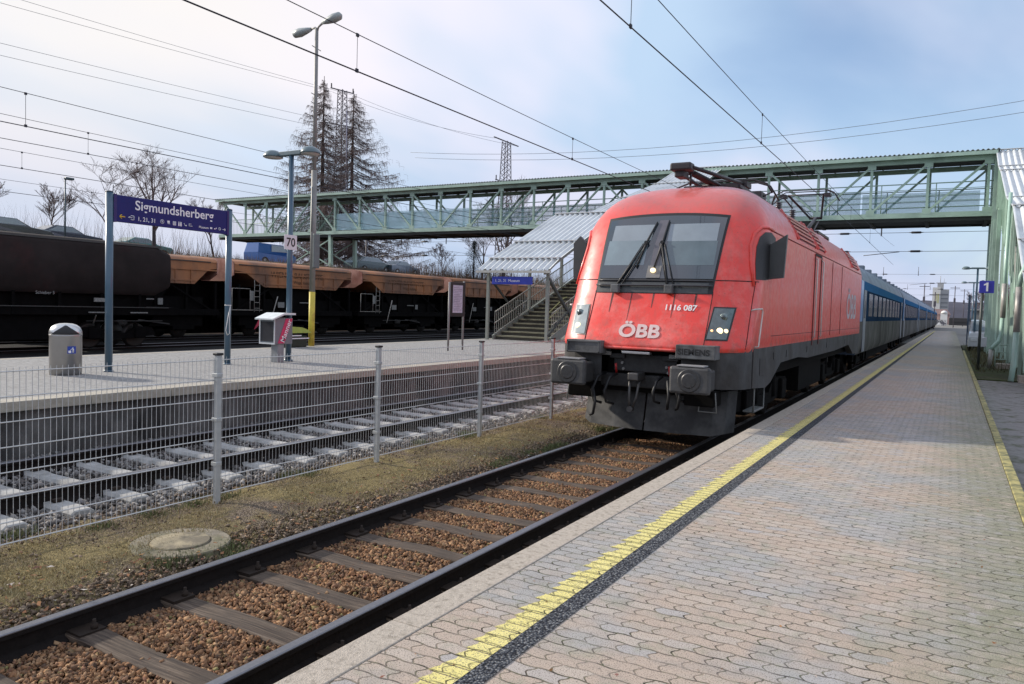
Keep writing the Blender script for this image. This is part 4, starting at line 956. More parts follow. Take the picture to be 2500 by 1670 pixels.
# litter bin
bn = empty('litter_bin', (-12.71, 7.27, .25), 'stainless steel litter bin with domed hood left of the name board', 'bin')
M_ss = mat('brushed steel', (.38, .37, .36), .34, .9, var=.12, scale=3)
b = MB(); c = (-12.71, 7.27, .25); b.lathe([(.235, .0), (.235, .03), (.24, .035), (.24, .64), (.245, .655), (.236, .67)], c, 40); b.build('body', M_ss, bn)
DP = [(.242, .665), (.243, .70), (.232, .745), (.205, .79), (.16, .825), (.10, .845), (.03, .852)]
b = MB(); b.lathe(DP, c, 40); hd_ = b.build('hood', mat('bright steel hood', (.62, .62, .61), .3, .8, var=.08), bn)
def dome_r(z): return float(np.interp(z, [p[1] for p in DP], [p[0] for p in DP]))+.004
for a0_ in (-.52, -.52+PI):
    b = MB(); rows = []
    for i in range(8):
        z = .672+.158*i/7; wd_ = .95*(1-i/7)+.03; rows.append([(c[0]+dome_r(z)*math.cos(a0_+t_), c[1]+dome_r(z)*math.sin(a0_+t_), c[2]+z) for t_ in np.linspace(-wd_, wd_, 12)])
    b.grid(rows); b.build('opening', M_blk, hd_)
b = MB(); rows = [[(c[0]+.2435*math.cos(a), c[1]+.2435*math.sin(a), c[2]+z) for a in np.linspace(-.42, .12, 8)] for z in (.36, .48)]; b.grid(rows); st = b.build('sticker', mat('sticker blue', (.02, .06, .35), .4), bn)
b = MB(); 
def cy(a, z, rr=.246): return (c[0]+rr*math.cos(a), c[1]+rr*math.sin(a), c[2]+z)
b.path([cy(-.10, .375), cy(-.09, .44), cy(-.09, .462)], .007, 4); b.path([cy(-.09, .445), cy(-.2, .43), cy(-.24, .415)], .005, 4); b.path([cy(-.04, .375), cy(-.05, .44)], .006, 4)
b.grid([[cy(a, z) for a in np.linspace(-.36, -.20, 4)] for z in (.372, .41)], smooth=False); b.build('pictogram', M_wt, st)
# platform lamp with number sign
def dome_lamp(x, y, top, label, nm='platform_lamp', grp=None, zb=.25, rad=.065, sc=1.):
    lp = empty(nm, (x, y, zb), label, 'lamp post', grp)
    b = MB(); b.tube((x, y, zb), (x, y, top), rad, rad*.85, 16); b.lathe([(rad*1.5, 0), (rad*1.5, .04)], (x, y, zb), 16); b.build('pole', M_bluepost, lp)
    b = MB(); b.tube((x-.42*sc, y, top+.02), (x+.42*sc, y, top+.02), .035, n=10); b.bbox(x-.32*sc, x+.32*sc, y-.07, y+.07, top-.02, top+.07, .01); b.build('arm', mat('lamp arm', (.10, .15, .17), .4), lp)
    for s_ in (-1, 1):
        b = MB(); cc_ = (x+s_*.56*sc, y, top)
        b.lathe([(.01, .13), (.10, .12), (.17, .08), (.21, .01), (.215, -.02)][::-1], cc_, 24)
        hd = b.build('lamp_head', mat('lamp hood', (.11, .16, .175), .35, coat=.2), lp)
        b = MB(); b.lathe([(.195, -.022), (.19, -.035), (.05, -.05)], cc_, 24); b.build('diffuser', mat('diffuser', (.42, .42, .38), .3), hd)
    return lp
dome_lamp(-12.56, 12.04, 4.74, 'blue-grey double-headed platform lamp carrying the number 70 plate')
sg7 = empty('number_plate', (-12.49, 11.98, 2.70), 'white square plate reading 70 on the platform lamp post', 'sign')
b = MB(); b.bbox(-12.49, -12.475, 11.80, 12.16, 2.68, 3.00, .004); b.build('plate', mat('plate white', (.68, .68, .70), .5, var=.03), sg7)
text_mb('70', .26, lambda x, y: (-12.472, 11.98+x, 2.755+y), .004).build('lettering', M_blk, sg7)
# vending box
vb = empty('snack_machine', (-12.53, 11.69, .25), 'grey snack machine with pink stripe and white shelf top beside the lamp', 'vending machine')
Mg = mat('machine grey', (.16, .18, .20), .4, var=.1)
b = MB(); b.bbox(-12.62, -12.42, 11.60, 11.78, .25, .70, .01); b.build('leg', mat('machine leg', (.22, .23, .24), .5), vb)
b = MB(); b.bbox(-12.85, -12.40, 11.50, 12.00, .64, 1.20, .012); bd = b.build('cabinet', Mg, vb)
b = MB(); b.prism([(11.38, 1.16), (11.38, 1.19), (11.70, 1.31), (12.02, 1.31), (12.02, 1.27), (11.7, 1.27)], 0, -12.88, -12.33); b.build('lid', mat('machine lid', (.62, .66, .66), .4), vb)
b = MB(); b.prism([(11.58, .66), (11.76, .66), (11.99, 1.19), (11.80, 1.19)], 0, -12.397, -12.393); stp = b.build('stripe', mat('machine pink', (.55, .04, .12), .4), bd)
ca, sa = math.cos(1.16), math.sin(1.16)
text_mb('Manner', .17, lambda x, y: (-12.389, 11.80+x*ca-(y-.06)*sa, .93+x*sa+(y-.06)*ca), .002).build('lettering', M_wt, stp)
b = MB(); b.box(-12.84, -12.44, 11.494, 11.50, .70, 1.12); b.build('display', mat('machine dark', (.05, .05, .055), .2, coat=.6), bd)
b = MB(); b.box(-12.42, -12.395, 11.485, 11.50, .64, 1.18); b.box(-12.86, -12.83, 11.485, 11.50, .64, 1.18); b.box(-12.83, -12.42, 11.485, 11.50, .64, .67); b.build('frame', mat('machine trim', (.55, .57, .58), .4), bd)
# grit bin with lime lid
gb = empty('grit_bin', (-16.3, 15.9, .25), 'dark grit bin with curved lime-green lid behind the lamp post', 'grit bin')
b = MB(); b.bbox(-16.6, -16.1, 15.3, 16.15, .25, .58, .03); b.build('body', mat('grit body', (.02, .03, .018), .6), gb)
b = MB(); b.prism([(15.2, .66), (15.2, .80), (15.5, .845), (15.9, .82), (16.1, .76), (16.28, .66)], 0, -16.65, -16.05); b.build('lid', mat('lime lid', (.33, .42, .08), .5), gb)
b = MB(); b.box(-16.09, -16.07, 15.3, 16.2, .49, .52); b.box(-16.09, -16.07, 15.3, 15.9, .57, .60); b.build('edge_strip', M_wt, gb)
# tall lamp pole with yellow foot
tp = empty('floodlight_pole', (-16.38, 16.6, .25), 'tall grey double floodlight pole with yellow painted foot', 'lamp post')
M_tp = mat('pole grey', (.24, .235, .22), .55, .2, var=.15, scale=3)
b = MB(); b.tube((-16.38, 16.6, 1.85), (-16.38, 16.6, 5.4), .085, .08, 18); b.tube((-16.38, 16.6, 5.4), (-16.38, 16.6, 9.5), .062, .05, 14); b.build('pole', M_tp, tp)
b = MB(); b.tube((-16.38, 16.6, .25), (-16.38, 16.6, 1.85), .088, n=18); b.build('painted_foot', mat('pole yellow', (.55, .45, .06), .6, var=.2, scale=8, col2=(.35, .24, .05), c2pos=(.5, .65)), tp)
for s_, (ye, ze) in ((-1, (-.62, 9.33)), (1, (.78, 9.95))):
    b = MB(); b.path([(-16.38, 16.6, 9.35), (-16.38+s_*.06, 16.6, 9.52), (-16.38+s_*.25, 16.6, 9.62 if s_ > 0 else 9.5)], .03, 8); a_ = b.build('bracket', M_tp, tp)
    b = MB(); p0_ = Vector((-16.38+s_*.22, 16.6, 9.62 if s_ > 0 else 9.5)); p1_ = Vector((-16.38+s_*.95, 16.6, 9.72 if s_ > 0 else 9.45)); b.path([p0_, p0_.lerp(p1_, .25), p0_.lerp(p1_, .6), p0_.lerp(p1_, .9), p1_], [.05, .09, .13, .11, .03], 12); b.build('floodlight', mat('floodlight shell', (.33, .36, .35), .4), a_)
b = MB()
for z in (8.95, 7.6, 7.35, 6.95, 6.7, 6.3):
    b.tube((-16.38, 16.42, z), (-16.38, 16.78, z-.05), .012, n=5)
b.build('climbing_peg', M_tp, tp)
b = MB(); b.bbox(-16.30, -16.22, 16.5, 16.72, 2.55, 3.55, .02); b.tube((-16.3, 16.45, 3.6), (-16.3, 16.45, 4.9), .02, n=6); b.build('junction_box', mat('junction box', (.12, .14, .14), .5), tp)
# timetable board
tb = empty('timetable_board', (-12.65, 18.66, .25), 'slim timetable board in a dark frame on two posts near the stairs', 'notice board')
for yy in (18.30, 19.05):
    b = MB(); b.tube((-12.65, yy, .25), (-12.65, yy, 2.25 if yy < 18.5 else 2.3), .03, n=12); b.build('post', mat('board post', (.20, .20, .20), .5), tb)
b = MB(); b.bbox(-12.70, -12.62, 18.36, 19.10, 1.25, 2.26, .01); fr_ = b.build('frame', M_blk, tb)
b = MB(); b.box(-12.62, -12.612, 18.44, 18.94, 1.36, 2.17); b.build('sheet', mat('timetable paper', (.42, .43, .52), .4, var=.25, scale=12), fr_)
b = MB()
for i in range(14): b.box(-12.612, -12.610, 18.48, 18.9-.1*((i*3) % 4)/3, 1.44+i*.05, 1.45+i*.05)
b.build('print', mat('print grey', (.14, .15, .22), .6), fr_)

# ------------------------------------------------------------------ footbridge
M_green = mat('green painted steel', (.36, .49, .40), .5, var=.12, scale=2.5, col2=(.26, .36, .29), c2pos=(.5, .72))
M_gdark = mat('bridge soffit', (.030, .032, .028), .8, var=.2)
M_corr = mat('corrugated roof sheet', (.40, .42, .40), .5, .2, var=.15, scale=1.5, col2=(.30, .32, .30), c2pos=(.5, .7))
M_corrS = mat('stair roof sheet', (.62, .65, .65), .5, .1, var=.10, scale=1.2, col2=(.40, .42, .42), c2pos=(.5, .7))
M_pan_ = mat('translucent panel', (.55, .78, .84), .12, var=.1, scale=2, alpha=.40)
YB0, YB1 = 49.5, 52.8
XB = [1.39-2.917*i for i in range(5)] + [1.39-11.668-2.774*i for i in range(1, 19)]
bridge = empty('footbridge', (-30, YB0, 7.1), 'long covered green steel footbridge crossing over all the tracks', 'bridge')
xl, xr = XB[-1]-.8, 1.75
for yb, nm in ((YB0, 'near'), (YB1, 'far')):
    for z_, h_ in ((7.47, .29), (10.54, .27)): b = MB(); b.beam((xl, yb, z_), (xr, yb, z_), .20, h_); b.build('truss_chord', M_green, bridge)
    for x in XB:
        b = MB(); b.beam((x, yb, 7.60), (x, yb, 10.43), .14, .14, up=(0, 1, 0)); b.build('truss_post', M_green, bridge)
        if yb == YB0:
            for z_ in (7.50, 10.17): b = MB(); b.box(x-.22, x+.22, yb-.105, yb-.075, z_, z_+.34); b.build('gusset_plate', M_green, bridge)
    for i in range(len(XB)-1):
        xa, xb = XB[i], XB[i+1]       # xa right, xb left
        slash = xa < -48.2 and xa > -56.9 or (xa > -32.6 and xa < -19.4) or xa > -6.7
        b = MB()
        if slash: b.beam((xb, yb, 7.64), (xa, yb, 10.40), .115, .115)
        else: b.beam((xb, yb, 10.40), (xa, yb, 7.64), .115, .115)
        b.build('truss_diagonal', M_green, bridge)
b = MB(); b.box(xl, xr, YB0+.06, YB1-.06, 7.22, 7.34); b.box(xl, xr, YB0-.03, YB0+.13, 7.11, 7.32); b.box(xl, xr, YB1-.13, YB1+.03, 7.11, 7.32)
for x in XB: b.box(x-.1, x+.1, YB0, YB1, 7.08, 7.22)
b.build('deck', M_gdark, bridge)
def corr(P0, P1, Q0, pitch, amp, thick=.02):
    """corrugated sheet: ridges run from the P edge to the Q edge; the wave advances along P0->P1"""
    P0, P1, Q0 = Vector(P0), Vector(P1), Vector(Q0); ax = P1-P0; L_ = ax.length; n = int(L_/pitch*4); up = ax.cross(Q0-P0).normalized()
    if up.z < 0: up = -up
    b = MB(); r0, r1, r2, r3_ = [], [], [], []
    for i in range(n+1):
        p = P0+ax*(i/n); h = amp*math.sin(2*PI*i/4+.6); r0.append(p+up*h); r1.append(p+(Q0-P0)+up*h); r2.append(p+up*(h-thick)); r3_.append(p+(Q0-P0)+up*(h-thick))
    b.grid([r0, r1]); b.grid([r2, r3_]); b.grid([r0, r2], smooth=False); b.grid([r1, r3_], smooth=False); return b
corr((xl-.2, YB0-.55, 10.88), (xr+.1, YB0-.55, 10.88), (xl-.2, YB1+.5, 10.98), .24, .045).build('roof', M_corr, bridge)
for x in np.arange(xl, xr, 1.387): b = MB(); b.beam((x, YB0-.4, 10.74), (x, YB1+.4, 10.78), .07, .11); b.build('roof_purlin', mat('purlin dark', (.045, .05, .045), .7), bridge)
b = MB(); b.box(xl, xr, YB0-.54, YB0-.46, 10.62, 10.82); b.build('gutter_board', M_green, bridge)
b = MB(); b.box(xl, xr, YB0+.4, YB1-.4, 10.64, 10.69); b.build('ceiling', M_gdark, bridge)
for x0, x1, zt_ in ((-46.3, -5.3, 9.43), (-5.2, 1.1, 9.2)):
    b = MB(); b.box(x0, x1, YB1-.18, YB1-.165, 7.7, zt_); b.build('wind_panel', M_pan_, bridge)
b = MB(); b.box(-46.3, -32.4, YB0+.16, YB0+.175, 7.7, 9.1); b.build('wind_panel', M_pan_, bridge)
for yb in (YB0+.19, YB1-.23):
    b = MB(); xa_ = -32.4 if yb < YB0+1 else -46.3
    for z in (7.95, 8.29, 8.62, 8.96, 9.29): b.tube((xa_, yb, z), (xr, yb, z), .018 if z < 9.2 else .033, n=5)
    for x in np.arange(xa_+.5, 1.3, 2.8): b.tube((x, yb, 7.6), (x, yb, 9.3), .027, n=5)
    b.build('railing', M_green, bridge)
    b = MB()
    for x in np.arange(xl, -46.3, .19): b.tube((x, yb, 7.65), (x, yb, 8.96), .015, n=4)
    b.tube((xl, yb, 8.96), (-46.3, yb, 8.96), .027, n=5); b.build('bar_railing', M_green, bridge)
for xc_, w_, zb_ in ((-49.4, 2.6, 4.3),):
    for yb in (YB0+.1, YB1-.1):
        for s_ in (-1, 1): b = MB(); b.beam((xc_+s_*w_, yb, zb_), (xc_+s_*w_*.96, yb, 7.3), .28, .28, up=(0, 1, 0)); b.build('support_leg', M_green, bridge)
        b = MB(); b.beam((xc_-w_, yb, zb_+.3), (xc_+w_, yb, 7.0), .09, .09); b.beam((xc_+w_, yb, zb_+.3), (xc_-w_, yb, 7.0), .09, .09); b.build('support_brace', M_green, bridge)

def stair_tower(nm, label, cat, xL, xR, yf, zf, ys, yt, zt_, roof, mst, msheet, nstep=20, post_ys=(), openfront=True):
    """flight climbing along +y from (ys, zf) to (yt, zt_); roof is a list of (y, z) segments"""
    rt = empty(nm, ((xL+xR)/2, ys, zf), label, cat)
    b = MB(); n = nstep; ym = ys+(yt-ys)*.42; zm = zf+(zt_-zf)*.46; FL = ((ys, zf, ym, zm), (ym+1.7, zm, yt, zt_))
    for (ya, za, yb, zb) in FL:
        dy = (yb-ya)/n; dz = (zb-za)/n
        for i in range(n): b.box(xL+.12, xR-.12, ya+i*dy, ya+(i+1)*dy+.04, za+(i+1)*dz-.05, za+(i+1)*dz)
    b.box(xL+.1, xR-.1, ym-.05, ym+1.75, zm-.12, zm)
    b.build('steps', mat('step tread', (.175, .17, .115), .85, var=.25, scale=5), rt)
    for (ya, za, yb, zb) in FL:
        b = MB(); dy = (yb-ya)/n; dz = (zb-za)/n
        for i in range(n): b.box(xL+.12, xR-.12, ya+i*dy+.03, ya+i*dy+.05, za+i*dz, za+(i+1)*dz-.05)
        b.build('risers', mat('step riser', (.055, .052, .042), .9), rt)
    for x in (xL+.06, xR-.06):
        for (ya, za, yb, zb) in FL: b = MB(); b.beam((x, ya-.1, za), (x, yb, zb-.06), .06, .34); b.build('stringer', mst, rt)
        b = MB(); KY = [ys, ym, ym+1.7, yt]; KZ = [zf, zm, zm, zt_]
        for hh, r_ in ((.22, .018), (.65, .022), (1.1, .026)): b.path([(x, a_, c_+hh) for a_, c_ in zip(KY, KZ)], r_, 6)
        for y in np.arange(ys, yt, .15): z0_ = float(np.interp(y, KY, KZ)); b.tube((x, y, z0_+.2), (x, y, z0_+1.1), .0125, n=4, cap=False)
        b.build('railing', mat('stair railing', (.25, .26, .24), .5, .2), rt)
    for y in post_ys:
        zr = float(np.interp(y, [r_[0] for r_ in roof], [r_[1] for r_ in roof]))-.12
        for x in (xL+.02, xR-.02):
            b = MB(); b.beam((x, y, zf), (x, y, zr), .11, .11, up=(0, 1, 0)); b.build('post', mst, rt)
    for (ya, za), (yb, zb) in zip(roof[:-1], roof[1:]):
        corr((xL-.28, ya, za), (xR+.22, ya, za), (xL-.28, yb+.08, zb+.05), .26, .052).build('roof_sheet', msheet, rt)
        b = MB(); b.beam((xL-.28, yb, zb+.08), (xR+.22, yb, zb+.08), .22, .03); b.build('roof_flashing', mat('pale flashing', (.66, .67, .66), .5), rt)
        for x in (xL+.02, xR-.02):
            b = MB(); b.beam((x, ya, za-.12), (x, yb, zb-.12), .10, .16); b.build('roof_beam', mst, rt)
    b = MB(); b.box(xL-.35, xR+.25, roof[0][0]-.08, roof[0][0], roof[0][1]-.13, roof[0][1]-.04); b.build('front_gutter', mat('pale gutter', (.40, .41, .38), .5), rt)
    return rt
rf = [(25.6, 3.02), (26.4, 3.45), (28.4, 4.29), (32.2, 5.92), (35.0, 6.15), (40.0, 7.75), (45.5, 9.35), (49.9, 11.0)]
XSL, XSR = -16.05, -13.35
stt = stair_tower('covered_staircase', 'covered staircase with pale corrugated roof rising from the island platform', 'staircase', XSL, XSR, 0, .25, 26.4, 48.0, 7.5, rf, mat('stair steel', (.22, .24, .21), .55, var=.15), M_corrS, post_ys=(25.9, 29.3, 32.4, 35.2, 39.5, 44))
M_brc = mat('brace dark', (.055, .06, .055), .6)
for p_, q_, w_ in (((XSR, 25.9, 2.7), (XSR, 29.3, .3), .10), ((XSR, 25.9, .5), (XSR, 29.3, 2.4), .09), ((XSR, 29.3, 4.3), (XSR, 32.4, .5), .12), ((XSR, 32.4, 5.4), (XSR, 35.2, .5), .12), ((XSR, 29.3, .4), (XSR, 32.4, 3.0), .10), ((XSL, 25.9, 2.8), (XSL, 29.3, .6), .07)):
    b = MB(); b.beam(p_, q_, w_, w_); b.build('brace', M_brc, stt)
b = MB(); b.path([(-13.9, 27.0, .6), (-13.9, 27.0, 1.35), (-13.9, 28.4, 2.0), (-13.9, 28.7, 2.05)], .02, 6); b.path([(-13.9, 27.0, 1.1), (-13.9, 28.4, 1.7)], .016, 6); b.build('handrail', mat('yellow handrail', (.32, .32, .13), .5), stt)
sb = empty('direction_sign', (-14.9, 25.9, 2.6), 'small blue direction sign hanging under the staircase roof', 'sign')
b = MB(); b.bbox(-15.75, -13.95, 25.70, 25.76, 2.45, 2.75, .005); bo_ = b.build('board', mat('direction blue', (.03, .05, .38), .4), sb)
text_mb('1, 21, 31  Museum', .15, lambda x, y: (-15.05+x, 25.694, 2.545+y), 0).build('lettering', M_wt, bo_)
b = MB(); b.tube((-15.5, 25.73, 2.7), (-15.5, 25.73, 2.95), .012); b.build('hanger', M_galv, bo_)

# right staircase tower
rf2 = [(22.6, 1.75), (25.9, 2.95), (28.6, 4.1), (32.1, 5.6), (36.6, 6.5), (43.3, 8.7), (45.7, 9.3), (49.6, 10.85)]
RX = 1.95
rst = stair_tower('covered_staircase', 'green covered staircase at the right end of the bridge with drain pipes', 'staircase', RX, 5.0, 0, -.15, 26.8, 47.0, 7.5, rf2, M_green, M_corrS, post_ys=(26.3, 29.3, 32.4, 35.5, 39.5, 43.5, 47.5))
for y0_, y1_, z0_, z1_ in ((26.3, 29.3, .1, 4.2), (29.3, 32.4, .1, 5.2), (32.4, 35.5, .1, 5.9), (35.5, 39.5, .1, 6.6), (39.5, 43.5, .2, 7.9), (43.5, 47.5, .2, 8.6)):
    b = MB(); b.beam((RX-.05, y0_, z0_), (RX-.05, y1_, z1_), .09, .09); b.build('side_brace', M_green, rst)
for yy, z_ in ((49.0, 7.6), (47.9, 7.6), (46.7, 7.4), (45.4, 7.0), (44.1, 6.5), (42.9, 6.1), (41.6, 5.6), (38.8, 4.8), (37.5, 4.4), (34.2, 3.3), (33.3, 3.0), (31.0, 2.0), (30.2, 1.7)):
    b = MB(); b.beam((RX-.12, yy, z_), (RX-.12, yy, float(np.interp(yy, [q[0] for q in rf2], [q[1] for q in rf2]))-.22), .05, .14, up=(0, 1, 0)); b.build('side_rib', M_green, rst)
b = MB(); rows = [[(RX-.07, y, z) for z in (float(np.interp(y, [26, 47], [.5, 7.0])), float(np.interp(y, [q[0] for q in rf2], [q[1] for q in rf2]))-.3)] for y in np.linspace(36, 49, 9)]; b.grid(rows); b.build('side_cladding', mat('side cladding', (.22, .33, .26), .5, var=.2, scale=3), rst)
for x, y in ((1.78, 49.5), (1.78, 52.8)):
    b = MB(); b.beam((x, y, -.3), (x, y, 10.6), .30, .30, up=(0, 1, 0)); b.build('bridge_column', M_green, rst)
for x, y in ((1.72, 46.5), (1.72, 42.6)):
    b = MB(); b.beam((x, y, -.3), (x, y, 6.8), .16, .16, up=(0, 1, 0)); b.build('side_column', M_green, rst)
M_pipe = mat('green drain pipe', (.34, .50, .42), .4, var=.1, coat=.3); M_pipeg = mat('grey drain pipe', (.40, .385, .36), .45, .2)
def pipe(pts, r_, m_): b = MB(); b.path(pts, r_, 10); b.build('drain_pipe', m_, rst)
pipe([(1.66, 33.4, 6.3), (1.64, 33.5, 3.7), (1.62, 33.1, 2.94)], .066, M_pipe)
pipe([(1.62, 33.1, 2.96), (1.62, 33.1, 1.72)], .09, M_pipeg)
pipe([(1.62, 33.1, 1.76), (1.60, 33.1, 1.12), (1.54, 32.9, .86), (1.36, 32.8, .64), (1.31, 32.8, .52)], .072, M_pipe)
pipe([(1.31, 32.8, .55), (1.28, 32.8, -.15)], .074, M_pipeg)
pipe([(1.80, 26.1, 3.3), (1.66, 26.1, 2.9), (1.63, 26.1, 2.55)], .07, M_pipe); pipe([(1.63, 26.1, 2.58), (1.63, 26.1, 1.3)], .085, M_pipeg); pipe([(1.63, 26.1, 1.34), (1.60, 26.1, .3), (1.56, 26.0, -.12)], .075, M_pipe)
for q_ in ((1.75, 5.4, 26.05, 26.6), (1.5, 2.2, 32.6, 33.3)): b = MB(); b.box(*q_, -.4, .04); b.build('plinth', M_kerb, rst)
b = MB()
for z in (.15, .42, .70): b.tube((1.5, 34, z), (2.3, 34, z), .022, n=6)
for x in (1.5, 1.9, 2.3): b.tube((x, 34, -.15), (x, 34, .72), .024, n=6)
b.build('low_railing', M_green, rst)
b = MB(); b.box(1.72, 1.75, 28.2, 28.5, 1.3, 2.4); b.build('yellow_panel', mat('yellow green panel', (.36, .42, .06), .5), rst)
# ------------------------------------------------------------------ freight wagons
M_or = mat('orange wagon paint', (.36, .145, .055), .6, var=.2, scale=1.4, bump=.2, col2=(.17, .085, .05), c2pos=(.42, .60), streak=2.0)
M_or2 = mat('rusty orange end', (.46, .24, .18), .65, var=.2, scale=2, col2=(.26, .09, .06), c2pos=(.45, .65))
M_dk = mat('wagon black', (.0045, .004, .004), .9, spec=.08, var=.4, scale=4)
M_br = mat('dark brown wagon', (.026, .020, .019), .85, spec=.15, var=.3, scale=1.2, col2=(.042, .021, .020), c2pos=(.50, .66), streak=1.5)
M_strip = mat('dusty strip', (.30, .28, .25), .7, var=.3)
def hopper(y0_, label, xc, col, endm, grp, L_=8.7, zr=-.40, top=3.62, side_top=3.30, side_bot=2.22, hw=1.5, text=False, slope=1.35, nm='hopper_wagon', tail=0.0):
    w = empty(nm, (xc, y0_, zr), label, 'freight wagon', grp); y1_ = y0_+L_
    xs = xc+hw
    # flared side walls with inclined hopper ends
    b = MB(); b.prism([(y0_+.05, side_top), (y0_+.05, side_top-.30), (y0_+.7, side_top-.36), (y0_+2.0, side_bot), (y1_-1.3, side_bot), (y1_-.5, side_top-.36), (y1_-.05, side_top-.30), (y1_-.05, side_top)], 0, xc-hw, xs)
    b.build('hopper', col, w)
    b = MB(); b.box(xs, xs+.05, y0_+.05, y1_-.05, side_top-.42, side_top-.36); b.box(xs, xs+.04, y0_+1.9, y1_-1.25, side_bot+.14, side_bot+.2); b.build('side_rib', col, w)
    # arched roof
    rows = []
    for y in (y0_+.02, y1_-.02):
        rows.append([(xc+hw*math.cos(a)*1.02, y, side_top + (top-side_top)*math.sin(a)**.8) for a in np.linspace(0, PI, 13)])
    b = MB(); b.grid(rows); b.build('roof', col, w)
    b = MB(); b.box(xs-.02, xs+.035, y0_+.3, y1_-.4, side_top-.02, side_top+.035); b.build('roof_edge', mat('roof edge dark', (.06, .04, .03), .6), w)
    b = MB(); poly = [(xc+hw*math.cos(a), side_top+(top-side_top)*math.sin(a)**.8) for a in np.linspace(0, PI, 13)] + [(xc-hw, side_top-.55), (xc-.9, side_top-.85), (xc+.9, side_top-.85), (xc+hw, side_top-.55)]
    b.prism(poly, 1, y0_-.04, y0_+.02); b.build('end_wall', endm, w); b = MB(); b.prism(poly, 1, y1_-.02, y1_+.04); b.build('end_wall', endm, w)
    # frame, chute, wheels
    b = MB(); b.box(xc-1.4, xc+1.42, y0_-.2, y1_+.2, .72, 1.0); b.prism([(y0_+slope+1, side_bot), (y1_-slope-1, side_bot), (y1_-slope-2.0, .95), (y0_+slope+2.0, .95)], 0, xc-1.2, xc+1.25)
    for k_ in range(6): b.beam((xc+1.3, y0_+.5+k_*1.65, 1.0), (xc+1.3, y0_+.5+k_*1.65, side_bot+.1), .10, .12, up=(0, 1, 0))
    b.beam((xc+1.35, y0_+.3, 1.0), (xc+1.35, y0_+2.6, side_bot), .08, .08); b.beam((xc+1.35, y1_-.3, 1.0), (xc+1.35, y1_-2.6, side_bot), .08, .08)
    b.prism([(y0_+3.2, .72), (y1_-3.2, .72), (y1_-3.6, .0), (y0_+3.6, .0)], 0, xc-1.1, xc+1.2)
    b.box(xc-1.2, xc+1.2, y0_+.6, y1_-.6, .2, 1.6); b.box(xc-1.3, xc-1.2, y0_-.5, y1_+.6, -.3, 2.9)
    b.build('underframe', M_dk, w)
    for s_ in (0, 1):
        yc = y0_+1.65 if s_ == 0 else y1_-1.65
        b = MB(); b.bbox(xc+.98, xc+1.2, yc-.6, yc+.6, zr+.42, zr+.62, .02); b.prism([(yc-.9, .72), (yc+.9, .72), (yc+.35, zr+.4), (yc-.35, zr+.4)], 0, xc+1.0, xc+1.14); b.build('axle_guard', M_dk, w)
        b = MB()
        for sg in (-1, 1): b.lathe([(.40, -.06), (.46, -.05), (.46, .05), (.15, .06)], (xc+sg*.75, yc, zr+.46), 20, axis=0)
        b.tube((xc-.75, yc, zr+.46), (xc+.75, yc, zr+.46), .08)
        b.build('wheelset', mat('wagon wheel', (.022, .02, .018), .6, .3), w)
        for sg in (-1, 1): b = MB(); b.lathe([(.22, 0), (.22, .05), (.08, .06), (.08, .42)] if s_ == 0 else [(.08, -.42), (.08, -.06), (.22, -.05), (.22, 0)], (xc+sg*.87, (y0_-.62) if s_ == 0 else (y1_+.62), .66), 14, axis=1); b.build('buffer', M_dk, w)
    # end platform with railing and ladder
    b = MB(); yl_ = y0_-.15
    b.tube((xs-.05, yl_+.1, 1.0), (xs-.05, yl_+.1, 2.1), .018, n=5); b.tube((xs-.05, yl_+1.25, 1.0), (xs-.05, yl_+1.25, 2.05), .018, n=5); b.tube((xs-.05, yl_+.1, 2.1), (xs-.05, yl_+1.25, 2.1), .018, n=5)
    for k_ in range(5): b.tube((xs-.02, yl_+1.5, 1.1+k_*.3), (xs-.02, yl_+1.85, 1.1+k_*.3), .014, n=5)
    b.tube((xs-.02, yl_+1.5, .9), (xs-.02, yl_+1.5, 2.6), .016, n=5); b.tube((xs-.02, yl_+1.85, .9), (xs-.02, yl_+1.85, 2.6), .016, n=5)
    b.build('end_railing', M_strip, w)
    b = MB(); b.tube((xs+.02, y0_+2.4, .3), (xs+.02, y0_+2.9, 1.75), .03, n=6); b.build('lever', M_strip, w)
    for q_ in ((y0_+3.0, y0_+3.45, 1.15, 1.45), (y1_-3.2, y1_-2.95, 1.2, 1.5), (y0_+4.6, y0_+5.3, 1.42, 1.47), (y0_+1.1, y0_+1.35, 1.5, 2.0)): b = MB(); b.box(xs-.08, xs-.05, *q_); b.build('data_panel', mat('stencil grey', (.20, .20, .19), .7, var=.5, scale=20), w)
    for k_ in range(7): b = MB(); b.beam((xs+.02, y0_+2.1+k_*.85, side_bot+.05), (xs+.02, y0_+2.1+k_*.85, side_top-.4), .05, .05, up=(0, 1, 0)); b.build('wall_rib', col, w)
    b = MB(); b.lathe([(.16, 0), (.16, .5)], (xs-.35, y0_+3.6, .35), 12, axis=1); b.beam((xs-.2, y0_+4.6, .5), (xs-.2, y0_+6.2, .3), .06, .06); b.beam((xs-.15, y0_+2.2, .45), (xs-.15, y0_+5.8, .45), .04, .04); b.build('brake_gear', mat('brake gear', (.035, .032, .03), .7), w)
    b = MB(); b.box(xs-.06, xs-.03, y0_-.1, y0_+1.9, .99, 1.02); b.build('sill_edge', M_strip, w)
    if text:
        text_mb('WIENER BAUSTOFFE', .42, lambda x, y: (xs+.012, (y0_+y1_)/2+x, 2.78+y), .006).build('lettering', mat('faded black lettering', (.10, .045, .02), .7, var=.3, scale=8), w)
        text_mb('Wagenladung', .26, lambda x, y: (xs+.012, (y0_+y1_)/2+.4+x, 2.47+y), .003).build('lettering', mat('faded black lettering', (.10, .045, .02), .7), w)
    return w
GR = 'orange hopper wagons on the far track'
